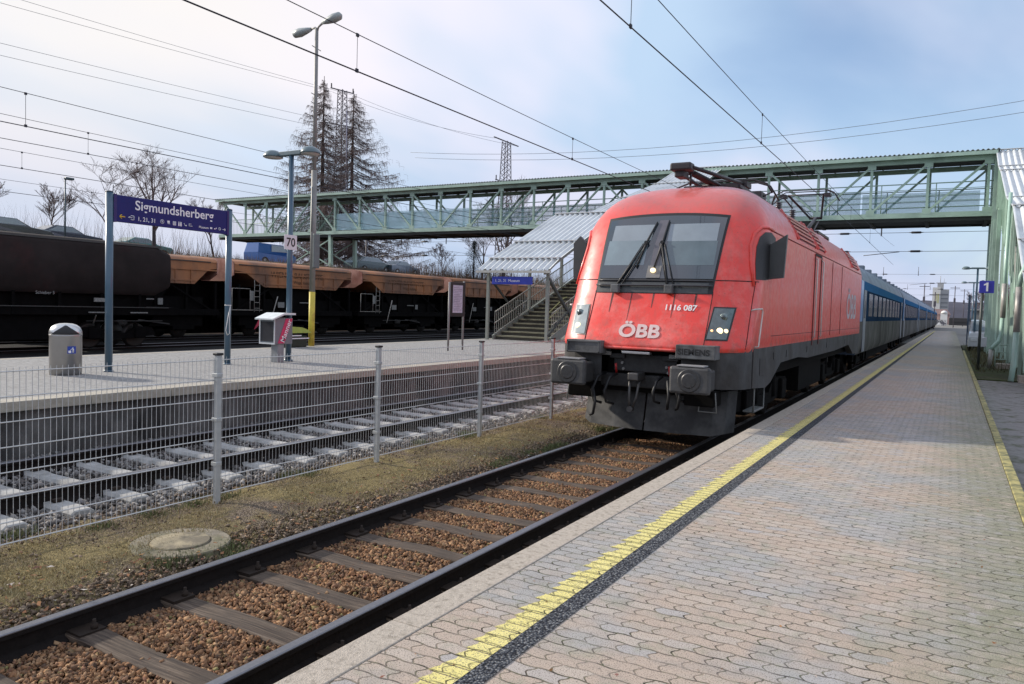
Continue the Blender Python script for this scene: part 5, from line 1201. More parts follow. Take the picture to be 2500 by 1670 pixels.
hopper(16.75, 'orange hopper wagon nearest the camera, half hidden by the dark wagon', -33, M_or, M_or2, GR)
hopper(26.45, 'orange hopper wagon whose domed end shows just right of the name board', -33, M_or, M_or2, GR, text=True)
hopper(36.15, 'orange hopper wagon standing under the bridge beyond the floodlight pole', -33, M_or, M_or2, GR, text=True)
hopper(45.85, 'orange hopper wagon seen behind the timetable board', -33, M_or, M_or2, GR)
hopper(55.55, 'orange hopper wagon glimpsed through the covered staircase', -33, M_or, M_or2, GR)
def dark_wagon(y0_, L_, label):
    xc, hw, zr = -28., 1.5, -.38; w = empty('hopper_wagon', (xc, y0_, zr), label, 'freight wagon', 'dark brown hopper wagons'); y1_ = y0_+L_
    prof = [(hw-.12, 1.60), (hw+.02, 1.75), (hw+.06, 2.6), (hw+.03, 3.30), (hw-.04, 3.46)]
    def ring_(y, k_):
        pts = []
        for (x, z) in prof: pts.append((xc+x*(.86+.14*k_), y, 2.62+(z-2.62)*(.55+.45*k_)))
        for a in np.linspace(.25, PI-.25, 9): pts.append((xc+math.cos(a)*(hw-.1)*(.86+.14*k_), y, 2.62+(3.40+.22*math.sin(a)-2.62)*(.55+.45*k_)))
        for (x, z) in reversed(prof): pts.append((xc-x*(.86+.14*k_), y, 2.62+(z-2.62)*(.55+.45*k_)))
        return pts
    ks = [(y0_-.1, .35), (y0_+.6, 1)] + [(y0_+.6+(L_-1.2)*i/6, 1) for i in range(1, 7)] + [(y1_+.1, .35)]
    rg = [ring_(y, k_) for y, k_ in ks]; b = MB(); b.grid(rg); b.add(rg[0], [tuple(range(len(rg[0])))]); b.add(rg[-1], [tuple(reversed(range(len(rg[-1]))))]); b.build('tank', M_br, w)
    b = MB(); b.box(xc+hw-.14, xc+hw+.0, y0_+.4, y1_-.4, 3.42, 3.50); b.build('roof_edge', mat('grey edge', (.055, .053, .05), .6), w)
    b = MB(); b.box(xc-1.35, xc+1.4, y0_-.4, y1_+.4, .85, 1.15); b.box(xc-1.1, xc+1.2, y0_+.8, y1_-.8, 1.1, 1.9); b.box(xc-1.0, xc+1.25, y0_+3.5, y1_-3.5, .0, .9)
    for k_ in range(int(L_/1.5)): b.beam((xc+1.36, y0_+.5+k_*1.5, .85), (xc+1.36, y0_+.5+k_*1.5, 1.85), .12, .10, up=(0, 1, 0))
    b.build('underframe', M_dk, w)
    for yc in (y0_+1.9, y1_-1.9): bogie(yc, w, xc, zr, 1.8, .46, M_dk)
    for q_ in ((y1_-3.0, y1_-2.4, 1.32, 1.46), (y1_-3.2, y1_-2.3, .92, .96), (y1_-1.6, y1_-.9, .92, .96)): b = MB(); b.box(xc+1.41, xc+1.44, *q_); b.build('data_panel', mat('stencil grey', (.20, .20, .19), .7, var=.5, scale=20), w)
    for yy in (y1_-4.7, y1_-8.3): text_mb('Schieber 3' if yy < y1_-6 else 'Schieber 5', .15, lambda x, y: (xc+1.44, yy+x, 1.55+y), 0).build('lettering', mat('stencil white', (.34, .34, .33), .7), w)
    b = MB(); b.box(xc+1.42, xc+1.44, y0_, y1_, 1.12, 1.15); b.build('sill_edge', mat('sill grey', (.04, .04, .038), .6), w)
dark_wagon(4.0, 15.2, 'dark brown covered hopper wagon with rounded end, left of the orange ones')
dark_wagon(-12.0, 15.2, 'dark brown wagon coupled behind, at the left edge of the picture')
b = MB(); b.prism([(27.0, .05), (27.4, .75), (27.7, .80), (27.5, .35), (28.1, .02), (27.6, -.05), (27.25, .25)], 0, -30.6, -30.55)
tag(b.build('stop_marker', mat('marker red', (.5, .04, .08), .5)), 'small red marker cloth lying by the wheels of the orange wagons', 'marker')

# ------------------------------------------------------------------ cars
def car(x, y, z, col, label, kind='estate', L_=4.5, flip=False, along='y', grp='cars parked on the embankment'):
    c = empty('parked_car', (x, y, z), label, 'car', grp); hw = .88
    prof = {'estate': [(0, .32), (0, .75), (.12, .92), (1.0, 1.02), (1.65, 1.42), (3.6, 1.46), (4.3, 1.05), (4.5, .85), (4.5, .32)],
            'saloon': [(0, .30), (0, .70), (.15, .84), (1.25, .96), (2.0, 1.38), (3.1, 1.40), (3.8, 1.05), (4.5, .95), (4.55, .30)],
            'van': [(0, .30), (0, .80), (.3, 1.02), (.85, 1.15), (1.4, 1.72), (4.2, 1.78), (4.4, 1.0), (4.4, .30)]}[kind]
    win = {'estate': [(1.15, 1.04), (1.70, 1.37), (3.55, 1.40), (4.1, 1.04)], 'saloon': [(1.45, .97), (2.05, 1.32), (3.05, 1.34), (3.6, 1.02)], 'van': [(1.05, 1.15), (1.5, 1.64), (2.9, 1.68), (2.9, 1.12)]}[kind]
    sc_ = L_/4.5
    def T_(p): s_ = p[0]*sc_; return (y + (L_-s_ if flip else s_), z+p[1])
    # loft with tumblehome
    rows = []
    for f_ in (-1, -.92, .92, 1): rows.append([(x+hw*f_*(1-.10*max(0, (p[1]-.9)/.5)), T_(p)[0], T_(p)[1] - (.04 if abs(f_) == 1 else 0)) for p in prof])
    b = MB(); b.grid(rows, smooth=False); b.add(rows[0], [tuple(range(len(prof)))]); b.add(rows[-1], [tuple(reversed(range(len(prof))))]); b.build('body', mat('car paint '+label[:14], col, .25, .2, var=.05, coat=.8), c)
    for s_ in (-1, 1):
        b = MB(); b.prism([T_(p) for p in win], 0, x+s_*hw*.955-.004*s_, x+s_*(hw*.955+.012)); b.build('side_window', mat('car window sky tint', (.26, .31, .34), .10, coat=1), c)  # pale pane colour stands in for reflected sky, windscreen too
        for k_ in (.85, 3.65):
            b = MB(); b.lathe([(.20, -.02), (.31, -.02), (.32, .1), (.2, .1)], (x+s_*(hw-.06), T_((k_, 0))[0], z+.32), 18, axis=0); w_ = b.build('wheel', mat('tyre', (.012, .012, .012), .8), c)
            b = MB(); b.lathe([(.2, -.01), (.19, .105 if s_ > 0 else -.03), (.03, .11 if s_ > 0 else -.03)], (x+s_*(hw-.06), T_((k_, 0))[0], z+.32), 14, axis=0); b.build('rim', mat('rim', (.4, .4, .4), .35, .8), w_)
    fr_ = T_((0, .66)); 
    for s_ in (-1, 1):
        b = MB(); dy_ = -.01 if not flip else .01; b.bbox(x+s_*.62-.16, x+s_*.62+.16, fr_[0]-.02+dy_, fr_[0]+.02+dy_, fr_[1]-.06, fr_[1]+.08, .01); b.build('headlight', mat('car lamp', (.6, .62, .62), .15, coat=1), c)
    b = MB(); a_, c_ = (prof[3], prof[4]); p_, q_ = T_(a_), T_(c_); b.add([(x-.72, p_[0], p_[1]+.01), (x+.72, p_[0], p_[1]+.01), (x+.66, q_[0], q_[1]-.02), (x-.66, q_[0], q_[1]-.02)], [(0, 1, 2, 3)]); b.v = [(a, b_+(-.012 if not flip else .012), d_+.012) for a, b_, d_ in b.v]; b.build('windscreen', mat('car window sky tint', (.26, .31, .34), .10, coat=1), c)
    return c
PZ = 4.42
car(-47.6, 21.5, PZ, (.018, .020, .022), 'black saloon car parked at the left edge above the dark wagon', 'saloon', flip=True)
car(-49.6, 25.9, PZ+.02, (.020, .025, .045), 'dark blue saloon car parked beside the slim parking lamp', 'saloon', flip=True)
car(-52.5, 33.2, PZ, (.05, .16, .15), 'teal hatchback seen under the station name board', 'saloon', flip=True)
car(-50.0, 43.6, PZ, (.02, .09, .30), 'bright blue van on the embankment beside the number 70 plate', 'van', L_=4.2, flip=True)
car(-47.8, 53.2, PZ-.1, (.02, .05, .055), 'dark teal estate car parked behind the larch trunk', 'estate', L_=4.9, flip=True)
car(-47.4, 57.6, PZ-.15, (.10, .13, .17), 'grey-blue saloon car at the far end of the parked row', 'saloon', L_=4.4, flip=True)
car(1.75, 49.3, -.16, (.55, .57, .58), 'silver-white car parked behind the green staircase on the right', 'van', L_=4.3, grp='cars behind the right staircase')
car(4.6, 66, -.16, (.06, .06, .07), 'dark car further back behind the right staircase', 'estate', L_=4.4, grp='cars behind the right staircase')
# parking lamp
pl_ = empty('parking_lamp', (-46.6, 26.6, 4.4), 'slim dark parking lamp above the parked cars on the left', 'lamp post')
b = MB(); b.tube((-46.6, 26.6, 4.3), (-46.6, 26.6, 8.45), .055, .04, 10); b.build('pole', mat('dark pole', (.06, .09, .10), .5), pl_)
b = MB(); b.bbox(-46.7, -46.4, 26.55, 27.05, 8.42, 8.56, .03); b.build('lamp_head', mat('dark pole', (.06, .09, .10), .5), pl_)
b = MB(); b.bbox(-45.9, -45.6, 45.2, 48.2, 3.75, 4.35, .02)
for i in range(4): b.box(-45.59, -45.57, 45.25, 48.15, 3.85+i*.13, 3.89+i*.13)
tag(b.build('guard_rail', mat('guard rail', (.11, .12, .15), .6)), 'grey slatted barrier panel at the edge of the car park below the blue van', 'barrier')

# ------------------------------------------------------------------ trees
M_bark = mat('bare branches', (.050, .040, .040), .9, var=.3, scale=8)
M_larch = mat('larch bark', (.075, .055, .048), .9, var=.3, scale=5)
M_twig = mat('fine twigs', (.12, .082, .076), .9, var=.2)
def tree_bare(x, y, z, h, label, spread=.5, seed=1, depth=5, lean=(0, 0), r0=None, grp=None, trunk_h=.28, twigr=.012):
    rg_ = random.Random(seed); t = empty('bare_tree', (x, y, z), label, 'tree', grp); tb_, cb_ = MB(), MB(); r0 = r0 or h*.016
    def br(p, d, ln_, r_, lv):
        b_ = tb_ if lv == 0 else cb_; n = 5 if lv < 2 else 3; pts = [p]; q = p.copy(); dd = d.copy()
        for i in range(n):
            dd = (dd + Vector((rg_.gauss(0, .07), rg_.gauss(0, .07), .05 if lv else 0))).normalized(); q = q + dd*ln_/n; pts.append(q.copy())
        rr_ = [max(twigr*(.55 if lv > 2 else 1), r_*(1-.75*i/n)) for i in range(n+1)]; b_.path(pts, rr_, 6 if lv < 2 else 3, cap=False)
        if lv >= 4: return
        for i in range((7, 6, 5, 4)[lv]):
            f_ = rg_.uniform(.30 if lv else .32, 1.0); j = min(int(f_*n), n-1); pp = pts[j].lerp(pts[j+1], f_*n-j); a = rg_.uniform(0, 2*PI); s_ = spread*rg_.uniform(.8, 1.5)
            nd = (dd*1.0 + Vector((math.cos(a)*s_, math.sin(a)*s_, rg_.uniform(-.05, .15)))).normalized(); br(pp, nd, ln_*(.72-.30*f_)*rg_.uniform(.8, 1.15) if lv else ln_*(.80-.40*f_), rr_[j]*.6, lv+1)
    br(Vector((x, y, z-.2)), Vector((lean[0], lean[1], 1)).normalized(), h*.86, r0, 0)
    tb_.build('trunk', M_bark, t); cb_.build('crown', M_twig, t); return t
def larch(x, y, z, h, label, seed, rad=4.2, bias=0.):
    rg_ = random.Random(seed); t = empty('larch_tree', (x, y, z), label, 'tree', 'bare larches beside the lattice mast')
    b = MB(); b.path([(x, y, z-.3), (x+.05, y, z+h*.3), (x-.06, y+.05, z+h*.6), (x+.04, y, z+h)], [.40, .30, .17, .03], 9); b.build('trunk', M_larch, t)
    c = MB(); tw = MB()
    zz_ = z+2.6
    while zz_ < z+h*.99:
        fr_ = (zz_-z)/h; R_ = rad*(1-fr_)**.85*(.6+.4*min(1, fr_*4))
        for k_ in range(6):
            a = rg_.uniform(0, 2*PI); ln_ = R_*rg_.uniform(.55, 1.1)*(1+bias*math.sin(a)); d = Vector((math.cos(a), math.sin(a), 0)); p = Vector((x, y, zz_+rg_.uniform(-.2, .2))); pts = [p]; n = 6
            for i in range(1, n+1):
                s_ = i/n; pts.append(p+d*ln_*s_+Vector((0, 0, -.26*ln_*math.sin(s_*PI*.62)+.30*ln_*max(0, s_-.55)**1.3)))
            c.path(pts, [max(.012, .050*(1-fr_*.6)*(1-.8*i/n)) for i in range(n+1)], 4, cap=False)
            m_ = int(7+ln_*8.5)
            for i in range(m_):
                s_ = rg_.uniform(.12, 1.0); j = min(int(s_*n), n-1); q = pts[j].lerp(pts[j+1], s_*n-j); side = d.cross(Vector((0, 0, 1)))*rg_.choice((-1, 1)); l2 = rg_.uniform(.25, .75)*min(1, ln_/2)
                e1 = q+side*l2*.5+d*l2*.3+Vector((0, 0, -.10*l2)); e2 = e1+side*l2*.25+d*l2*.2+Vector((0, 0, -.65*l2)); tw.path([q, e1, e2], [.017, .013, .010], 3, cap=False)
                if rg_.random() < .6: e3 = q+Vector((rg_.gauss(0, .08), rg_.gauss(0, .08), -rg_.uniform(.25, .6))); tw.path([q, e3], [.009, .006], 3, cap=False)
        zz_ += .27+.20*fr_
    for i in range(int(700*rad/6)):
        fr_ = rg_.random()**1.2*.97; R_ = rad*(1-fr_)**.85*(.6+.4*min(1, fr_*4))*.95; a = rg_.uniform(0, 2*PI); rr_ = R_*math.sqrt(rg_.random())*(1+bias*math.sin(a)); zc = z+2.2+fr_*(h-2.4)
        q = Vector((x+math.cos(a)*rr_, y+math.sin(a)*rr_, zc)); o_ = Vector((math.cos(a)*rg_.uniform(.2, .6), math.sin(a)*rg_.uniform(.2, .6), -rg_.uniform(.0, .15))); tw.path([q-o_, q, q+Vector((rg_.gauss(0, .1), rg_.gauss(0, .1), -rg_.uniform(.3, .8)))], [.011, .010, .007], 3, cap=False)
    c.build('crown', M_larch, t); tw.build('twigs', M_twig, t)
larch(-62.4, 64.5, 4.4, 22.4, 'bare larch left of the lattice mast', 3, 8.2, -.2)
larch(-62.4, 69.4, 4.4, 22.0, 'bare larch right of the lattice mast', 5, 11.0, .35)
tree_bare(-49.5, 34.6, 4.4, 6.8, 'bare spreading tree behind the station name board', .85, 11, 6, r0=.17, trunk_h=.27)
tree_bare(-49.5, 31.0, 4.4, 5.6, 'bare multi-stemmed tree left of the name board', .9, 21, 6, r0=.10, trunk_h=.3)
tree_bare(-50, 27.6, 4.4, 3.4, 'small bare tree behind the parked dark saloons', .5, 31, 5, r0=.06)
tree_bare(-50.5, 24.6, 4.4, 3.4, 'small bare tree at the far left behind the black saloon', .6, 33, 5, r0=.06)
tree_bare(-50.5, 40.5, 4.4, 4.2, 'bare tree seen through the left end of the bridge', .55, 35, 6, r0=.10)
tree_bare(-47, 74.5, 4.3, 5.8, 'bare bushy tree behind the dark evergreen, left side', .75, 41, 6, r0=.14, trunk_h=.2)
tree_bare(-47, 79, 4.3, 9.5, 'tall bare tree behind the staircase roof', .5, 43, 6, r0=.2, trunk_h=.24)
tree_bare(-45.5, 76.5, 4.3, 8.2, 'bare tree between the evergreen and the staircase roof', .6, 45, 6, r0=.17, trunk_h=.2)
tree_bare(-48, 68, 4.3, 3.2, 'low bare shrub tree at the end of the car row', .6, 47, 5, r0=.06)
# evergreen
ev = empty('evergreen_tree', (-45.6, 70.5, 4.2), 'dark evergreen tree left of the staircase roof', 'tree'); b = MB(); b.path([(-45.6, 70.5, 3.9), (-45.6, 70.5, 8.2)], [.12, .03], 6); b.build('trunk', M_bark, ev)
b = MB(); rg_ = random.Random(9)
for i in range(5200):
    fz = rg_.random()**.9; zc = 5.0+fz*3.6; R_ = 2.1*(1-fz)**.8*(.7+.3*math.sin(fz*21)+.2); a = rg_.uniform(0, 2*PI); rr_ = R_*math.sqrt(rg_.random()); p = Vector((-45.6+math.cos(a)*rr_, 70.5+math.sin(a)*rr_, zc-.12*rr_))
    d = Vector((math.cos(a), math.sin(a), rg_.gauss(-.2, .4))).normalized()*rg_.uniform(.08, .2); s_ = d.cross(Vector((0, 0, 1))).normalized()*.03; b.add([p-s_, p+s_, p+d], [(0, 1, 2)])
b.build('crown', mat('evergreen needles', (.022, .030, .020), .9, var=.4, scale=6), ev)
# scrub on the embankment (nobody could count it)
rg2 = np.random.default_rng(3)
def scrub(n, xr_, yr_, zf_, hr_, name, label, m, lean=.25, wd=.012):
    x = rg2.uniform(*xr_, n); y = yr_[0]+(yr_[1]-yr_[0])*rg2.random(n); h = rg2.uniform(*hr_, n); z = zf_(x); dx = rg2.normal(size=n)*lean*h; dy = rg2.normal(size=n)*lean*h; V = np.zeros((n, 3, 3)); a = rg2.uniform(0, PI, n)
    V[:, 0] = np.stack([x-np.cos(a)*wd, y-np.sin(a)*wd, z], 1); V[:, 1] = np.stack([x+np.cos(a)*wd, y+np.sin(a)*wd, z], 1); V[:, 2] = np.stack([x+dx, y+dy, z+h], 1)
    o = np_mesh(name, V.reshape(-1, 3), np.arange(3*n).reshape(n, 3), m, np.repeat(rg2.random(n), 3)); tag(o, label, 'scrub', kind='stuff')
bank = lambda x: np.interp(-x, [36.5, 40, 43.5, 45.2, 46, 60], [-.5, 1.2, 3.9, 4.42, 4.5, 4.5])
M_scr = stone_mat('scrub stems', [(0, (.040, .030, .024)), (.4, (.10, .06, .04)), (.8, (.19, .10, .06)), (1, (.14, .12, .06))])
scrub(42000, (-45.8, -38), (-10, 130), bank, (.2, .6), 'scrub', 'reddish brown dry scrub covering the bank behind the wagons', M_scr, .3, .012)
scrub(1000, (-54, -50.5), (18, 42), bank, (.8, 3.2), 'scrub', 'thin bare saplings and stems around the parked cars', M_scr, .26, .014)
scrub(2500, (-47.5, -45.6), (60, 95), bank, (.6, 2.2), 'scrub', 'thin bare stems along the far edge of the embankment', M_scr, .2, .016)
scrub(3500, (PX+.15, 6), (30, 58), lambda x: x*0-.14, (.05, .5), 'weeds', 'green-brown weeds along the right platform edge', stone_mat('weed stems', [(0, (.03, .035, .015)), (.5, (.08, .085, .03)), (1, (.14, .13, .06))]), .4, .012)
b = MB()
# ------------------------------------------------------------------ lattice pylons
M_lat = mat('lattice steel', (.105, .095, .11), .6, .3, var=.15)
def pylon(x, y, z, h, label, w0=1.1, w1=.42, arms=(), grp='lattice power masts'):
    t = empty('lattice_mast', (x, y, z), label, 'pylon', grp); b = MB(); n = int(h/.62)
    for sx_ in (-1, 1):
        for sy in (-1, 1): b.beam((x+sx_*w0/2, y+sy*w0/2, z), (x+sx_*w1/2, y+sy*w1/2, z+h), .075, .075)
    for i in range(n):
        a, c = i/n, (i+1)/n; wa, wc = (w0+(w1-w0)*a)/2, (w0+(w1-w0)*c)/2; za, zc = z+h*a, z+h*c; s_ = 1 if i % 2 else -1
        for (ux, uy, vx, vy) in ((1, 0, 0, 1), (-1, 0, 0, 1), (0, 1, 1, 0), (0, -1, 1, 0)):
            b.beam((x+ux*wa+vx*wa*s_, y+uy*wa+vy*wa*s_, za), (x+ux*wc-vx*wc*s_, y+uy*wc-vy*wc*s_, zc), .04, .04)
            b.beam((x+ux*wa-vx*wa*s_, y+uy*wa-vy*wa*s_, za), (x+ux*wc+vx*wc*s_, y+uy*wc+vy*wc*s_, zc), .03, .03)
    b.build('lattice_tower', M_lat, t)
    for za, ln_, dz_, ins in arms:
        b = MB(); b.beam((x, y-ln_, z+za+dz_), (x, y+ln_, z+za), .14, .10); b.build('cross_arm', M_lat, t)
        if ins:
            c = MB()
            for s_, d_ in ((-1, dz_), (1, 0)): insulator(c, x, y+s_*ln_*.95, z+za+d_, z+za+d_+.55, .09)
            c.build('insulator', M_lat, t)
    return t
pylon(-62.4, 67.5, 4.4, 21.6, 'lattice power mast standing between the two larches', 1.5, .7, arms=((21.7, 1.9, -.3, True), (17.8, 2.6, -.45, False), (10.4, 1.8, 0, False)))
pylon(-48, 80.8, 4.2, 17.4, 'distant lattice power mast rising behind the bridge roof', 1.7, .75, arms=((17.4, 2.9, 0, False), (12.4, 2.3, .1, True)))
b = MB(); b.tube((-61.5, 67.5, 4.3), (-61.5, 67.3, 23.5), .065, n=5); tag(b.build('cable_conduit', mat('pale conduit', (.32, .30, .36), .5)), 'pale cable conduit running up the near lattice mast', 'conduit')

# ------------------------------------------------------------------ overhead wires
M_wire = mat('overhead wire', (.025, .028, .040), .6, .3); M_wireg = mat('thin power line', (.16, .18, .20), .6)
def sagpath(x, za, zb, y0_, y1_, sag, n=24):
    return [(x, y0_+(y1_-y0_)*i/n, za+(zb-za)*i/n-sag*4*(i/n)*(1-i/n)) for i in range(n+1)]
def catenary(x, zc0, zc1, zm, label, drops, rc=.010, rm=.0075, y0_=-4, y1_=64, xm=None):
    t = empty('overhead_line', (x, 0, zc0), label, 'overhead wire'); zc = lambda y: float(np.interp(y, [5, 25, 70], [zc0, zc1, zc1]))
    b = MB(); b.path([(x, y, zc(y)) for y in np.linspace(y0_, y1_, 12)], rc, 5); b.build('contact_wire', M_wire, t)
    zmf = lambda y: zm+.55*((y-16)/40)**2
    b = MB(); b.path([(x, y, zmf(y)) for y in np.linspace(y0_, y1_, 24)], rm, 5); b.build('messenger_wire', M_wire, t)
    for y in drops:
        b = MB(); b.tube((x, y, zc(y)), (x, y, zmf(y)), .0055, n=4); b.bbox(x-.014, x+.014, y-.03, y+.03, zc(y)-.02, zc(y)+.04, .004); b.bbox(x-.012, x+.012, y-.03, y+.03, zmf(y)-.04, zmf(y)+.015, .004); b.build('dropper', M_wire, t)
catenary(-3.98, 5.41, 5.56, 6.17, 'overhead line above the near track passing over the locomotive', (9.92, 18.15, 27, 36, 45), xm=None)
catenary(-8.34, 5.22, 5.32, 5.80, 'overhead line above the middle track, thick wire crossing the sky', (9.34, 17.25, 26, 35), rc=.012)
catenary(-18.0, 5.25, 5.33, 5.98, 'overhead line above the first yard track beyond the island', (9.40, 22, 31), rc=.011)
catenary(-23.3, 5.85, 5.95, 6.55, 'overhead line above the second yard track', (14, 26), rc=.010)
catenary(-28.0, 5.83, 5.85, 6.40, 'overhead line above the dark wagon track', (14.5, 28), rc=.011)
catenary(-33.0, 5.55, 5.6, 6.05, 'overhead line above the orange wagon track', (20, 32), rc=.011)
def powerline(a, b_, label, r_=.012, sag=.5):
    a, b_ = Vector(a), Vector(b_); b = MB(); n = 20
    b.path([a.lerp(b_, i/n)-Vector((0, 0, sag*4*(i/n)*(1-i/n))) for i in range(n+1)], r_, 4); tag(b.build('power_line', M_wireg), label, 'power line', 'thin power lines')
powerline((-62.4, 2.6, 21.6), (-62.4, 65.7, 25.4), 'upper left power line reaching the near lattice mast', .016, .3)
powerline((-62.4, 2.6, 22.9), (-62.4, 69.3, 25.9), 'topmost power line reaching the near lattice mast', .016, .5)
powerline((-62.4, 2.6, 19.0), (-62.4, 65, 22.0), 'third power line running into the left larch', .016, .3)
powerline((-62.4, 2.6, 18.1), (-62.4, 64.8, 21.1), 'lowest of the four power lines at the upper left', .016, .3)
powerline((-62.4, 69.3, 25.9), (-48, 83.5, 21.6), 'power line between the two lattice masts, upper one', .016, .6)
powerline((-62.4, 65.8, 25.4), (-48, 78.2, 21.5), 'power line between the two lattice masts, lower one', .016, .6)
powerline((-62, 80, 21.2), (30, 80, 24.2), 'long thin line crossing the whole sky behind the bridge, upper one', .022, 3.3)
powerline((-62, 81, 20.7), (30, 81, 23.2), 'long thin line crossing the whole sky behind the bridge, lower one', .022, 3.2)
# head spans beyond the bridge
def headspan(y, zs_, label, masts=(-46.0, 5.0), zt_=12.5, step=4.36, inss=()):
    t = empty('head_span', ((masts[0]+masts[1])/2, y, 6), label, 'catenary span')
    for z in zs_:
        b = MB(); b.tube((masts[0], y, z), (masts[1], y, z), .014, n=4); b.build('span_wire', M_wire, t)
    for (x, z) in inss:
        b = MB(); b.path([(x-.42, y, z), (x-.3, y, z), (x-.25, y, z), (x+.25, y, z), (x+.3, y, z), (x+.42, y, z)], [.02, .03, .07, .07, .03, .02], 8); b.build('insulator', M_pan, t)
    for x in (-43.4, -38.5, -4.2, -8.5):
        b = MB(); b.tube((x, y, zs_[0]-.1), (x, y, zs_[0]+1.0), .03, n=6); insulator(b, x, y, zs_[0]-.2, zs_[0]+.4, .055); b.build('hanger', M_pan, t)
    for x in masts:
        b = MB()
        if x < 0: b.tube((x, y, 4), (x, y, 7.4), .08, n=8)
        else: b.tube((x, y, -.2), (x, y, zs_[0]+1.2), .10, n=8)
        b.build('mast', M_lat, t)
    b = MB(); b.tube((-5.2, y, zs_[1]-.25), (-3.1, y, zs_[1]-.02), .025, n=6); b.tube((-44.5, y, zs_[1]-.2), (-41.5, y, zs_[1]+.05), .025, n=6); b.build('registration_arm', M_pan, t)
headspan(55, (7.05, 5.85), 'catenary cross span with insulators just beyond the bridge', inss=((-45.3, 7.1), (-40.8, 7.1), (-45.3, 5.88), (-40.8, 5.88), (-6.4, 7.05), (-2.2, 7.05), (-2.2, 5.86), (-6.4, 5.86)), masts=(-47.5, 5.5))
headspan(118, (7.6, 6.4), 'far catenary cross span low over the end of the train', masts=(-44, 6.5), inss=((-8.3, 7.6), (-2.5, 7.6), (-2.5, 6.4)))
headspan(185, (7.9, 6.6), 'farthest catenary cross span near the silo', masts=(-44, 8), inss=((-9, 7.9), (-2.5, 7.9)))
# ------------------------------------------------------------------ right-hand platform items
nm1 = empty('platform_number_sign', (.95, 31.0, -.1), 'blue plate with white numeral 1 on a slim post before the staircase', 'sign')
b = MB(); b.tube((.88, 31, -.2), (.88, 31, 2.98), .045, n=12); b.build('post', mat('sign post dark', (.05, .06, .06), .5), nm1)
b = MB(); b.bbox(.78, 1.22, 30.93, 30.96, 2.54, 2.96, .006); p_ = b.build('plate', mat('number blue', (.035, .04, .40), .4), nm1)
b = MB(); b.prism([(.985, 2.60), (1.045, 2.60), (1.045, 2.90), (.995, 2.90), (.975, 2.875), (.915, 2.845), (.915, 2.795), (.985, 2.815)], 1, 30.918, 30.925); b.build('lettering', M_wt, p_)
dome_lamp(1.15, 50, 4.47, 'platform lamp partly hidden behind the green staircase', zb=-.15, rad=.06)
lp = dome_lamp(1.5, 75, 4.72, 'distant double-headed lamp at the end of the near platform', zb=-.15, rad=.06, sc=1.25)
for (x, y, h, lb) in ((1.0, 60, 3.25, 'dark blue post beyond the staircase, the nearer one'), (1.42, 62, 2.4, 'short dark post right of the dark blue post')):
    b = MB(); b.bbox(x-.07, x+.07, y-.07, y+.07, -.3, h, .01); tag(b.build('post', mat('dark blue post', (.035, .06, .10), .5)), lb, 'post')
b = MB(); b.tube((1.85, 48.3, -.1), (1.85, 48.3, .95), .10, n=12); bl = b.build('bollard', mat('pink bollard', (.50, .16, .17), .5)); tag(bl, 'faded pink bollard with dark cap near the silver car', 'bollard')
b = MB(); b.lathe([(.11, .95), (.11, 1.1), (.05, 1.15)], (1.85, 48.3, 0), 12); b.build('cap', M_blk, bl)
b = MB(); b.bbox(2.0, 6.5, 100, 104, -.2, 2.6, .05); b.bbox(1.6, 6.9, 99.6, 104.4, 2.6, 2.8, .05); sh_ = b.build('waiting_shelter', mat('shelter grey', (.20, .20, .19), .6)); tag(sh_, 'low grey shelter at the far right end of the platform', 'shelter')
# distant things
silo = empty('grain_silo', (-4.9, 380, -1), 'tall white and grey grain silo at the vanishing point', 'building')
b = MB(); b.box(-7.6, -4.6, 378, 386, -1, 15.2); b.build('white_tower', mat('silo white', (.62, .62, .60), .8, var=.1, scale=.3), silo)
b = MB(); b.box(-4.6, -1.4, 379, 386, -1, 14.4)
b.build('block', mat('silo grey', (.36, .37, .38), .8, var=.12, scale=.3), silo)
b = MB(); 
for i in range(6): b.box(-4.3, -1.7, 378.9, 379, 3+i*1.8, 3.5+i*1.8)
b.build('window_band', mat('silo window', (.18, .19, .21), .5), silo)
b = MB(); b.box(-5.9, -3.6, 379, 384, 14.2, 17.2); b.tube((-4.9, 380, 17), (-4.9, 380, 20.3), .12); b.tube((-3.5, 380, 17), (-3.5, 380, 19.2), .08); b.box(-6.4, -2.6, 380, 380.1, 17.1, 17.4); b.build('roof_plant', mat('silo grey', (.36, .37, .38), .8), silo)
b = MB(); b.box(-6.2, -6.0, 377.9, 378, 8.5, 12.5); b.box(-5.6, -5.2, 377.9, 378, 8.5, 12.5); b.build('sign_panel', mat('silo sign', (.50, .48, .18), .7), silo)
b = MB(); b.box(-9, -.5, 300, 306, -.5, 3.2); b.prism([(-9.3, 3.2), (-.2, 3.2), (-1.5, 5.0), (-8, 5.0)], 1, 299.8, 306.2)
tag(b.build('pink_house', mat('pink plaster', (.36, .25, .24), .8)), 'low pinkish building in front of the silo', 'building')
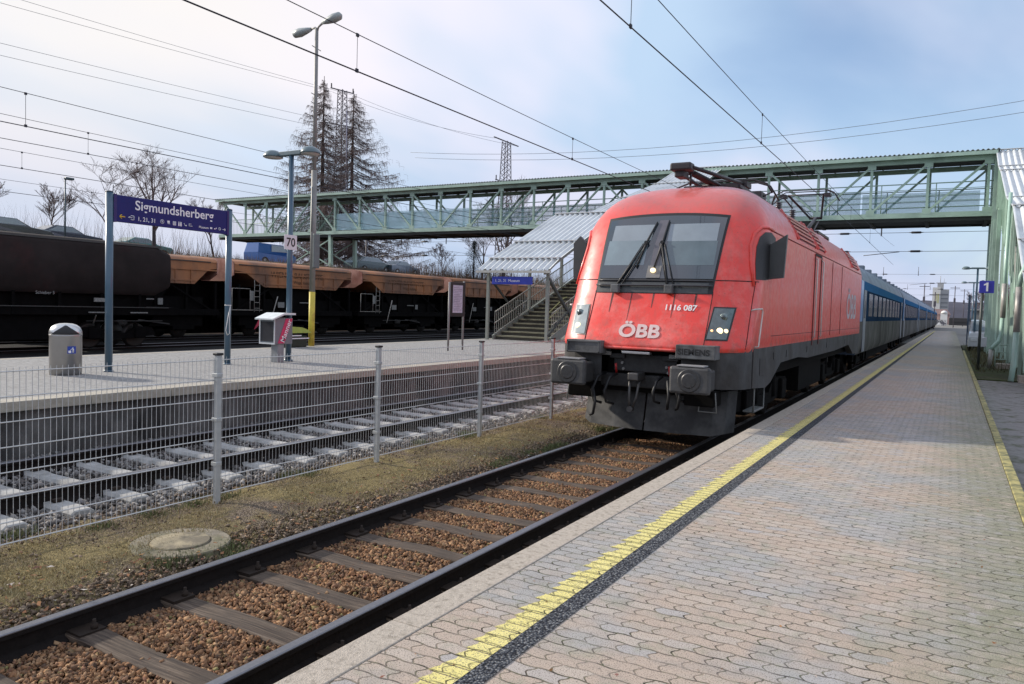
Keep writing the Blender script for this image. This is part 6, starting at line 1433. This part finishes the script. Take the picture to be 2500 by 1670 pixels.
b = MB(); b.box(-3.3, -1.2, 298, 299.5, -.3, 3.6); b.lathe([(1.0, 0), (.9, .5), (.3, .9)], (-2.2, 298.6, 3.6), 14); tag(b.build('white_hut', mat('white hut', (.7, .7, .68), .7)), 'small white hut with rounded top beside the track end', 'hut')
b = MB(); b.box(-8.5, -1.0, 240, 240.3, -.2, 1.4); tag(b.build('graffiti_wall', mat('graffiti wall', (.62, .62, .60), .8, var=.9, scale=1.6, col2=(.10, .10, .12), c2pos=(.45, .5))), 'low white wall covered in graffiti beyond the platform end', 'wall')
b = MB(); b.bbox(-.5, 5.0, 210, 213, .2, 2.0, .1); b.box(-.2, 4.7, 209.9, 213.1, 1.0, 1.6); tag(b.build('goods_truck', mat('dark truck', (.03, .03, .032), .6)), 'dark low vehicle standing beyond the end of the platform', 'vehicle')
for i, (x, y, z, lb) in enumerate(((-4.9, 172, 8.4, 'far signal mast left of the silo'), (-2.6, 150, 6.2, 'far signal mast in front of the silo'), (.4, 190, 8.8, 'far mast right of the silo'), (2.6, 230, 9.5, 'farthest thin mast above the hill'))):
    b = MB(); b.tube((x, y, -.4), (x, y, z), .10, n=6); b.box(x-.9, x+.9, y-.05, y+.05, z-.5, z-.38); b.box(x-.2, x+.2, y-.2, y, z*.6, z*.6+.9); tag(b.build('signal_mast', M_lat), lb, 'mast')
rows = []
for i in range(41):
    x = -700+i*60; hgt = 14+16*math.exp(-((x-110)/160)**2)+7*math.sin(i*.7)+4*math.sin(i*1.9); rows.append([(x, 1150, -2), (x, 1250, hgt*.6), (x, 1400, hgt)])
b = MB(); b.grid(rows); struct(b.build('hills', mat('wooded hills', (.035, .035, .055), .95, var=.3, scale=.03)))
hg = [('bare_tree', 6.5, 130, 5), ('bare_tree', 9, 160, 7), ('bare_tree', 4.4, 175, 6)]
for i, (a, x, y, h) in enumerate(hg): tree_bare(x, y, -.2, h, ['bare tree behind the far shelter', 'taller bare tree at the far right', 'small bare tree near the end of the train'][i], .6, 60+i, 4, r0=.12, twigr=.03)
print('script done', len(bpy.data.objects))
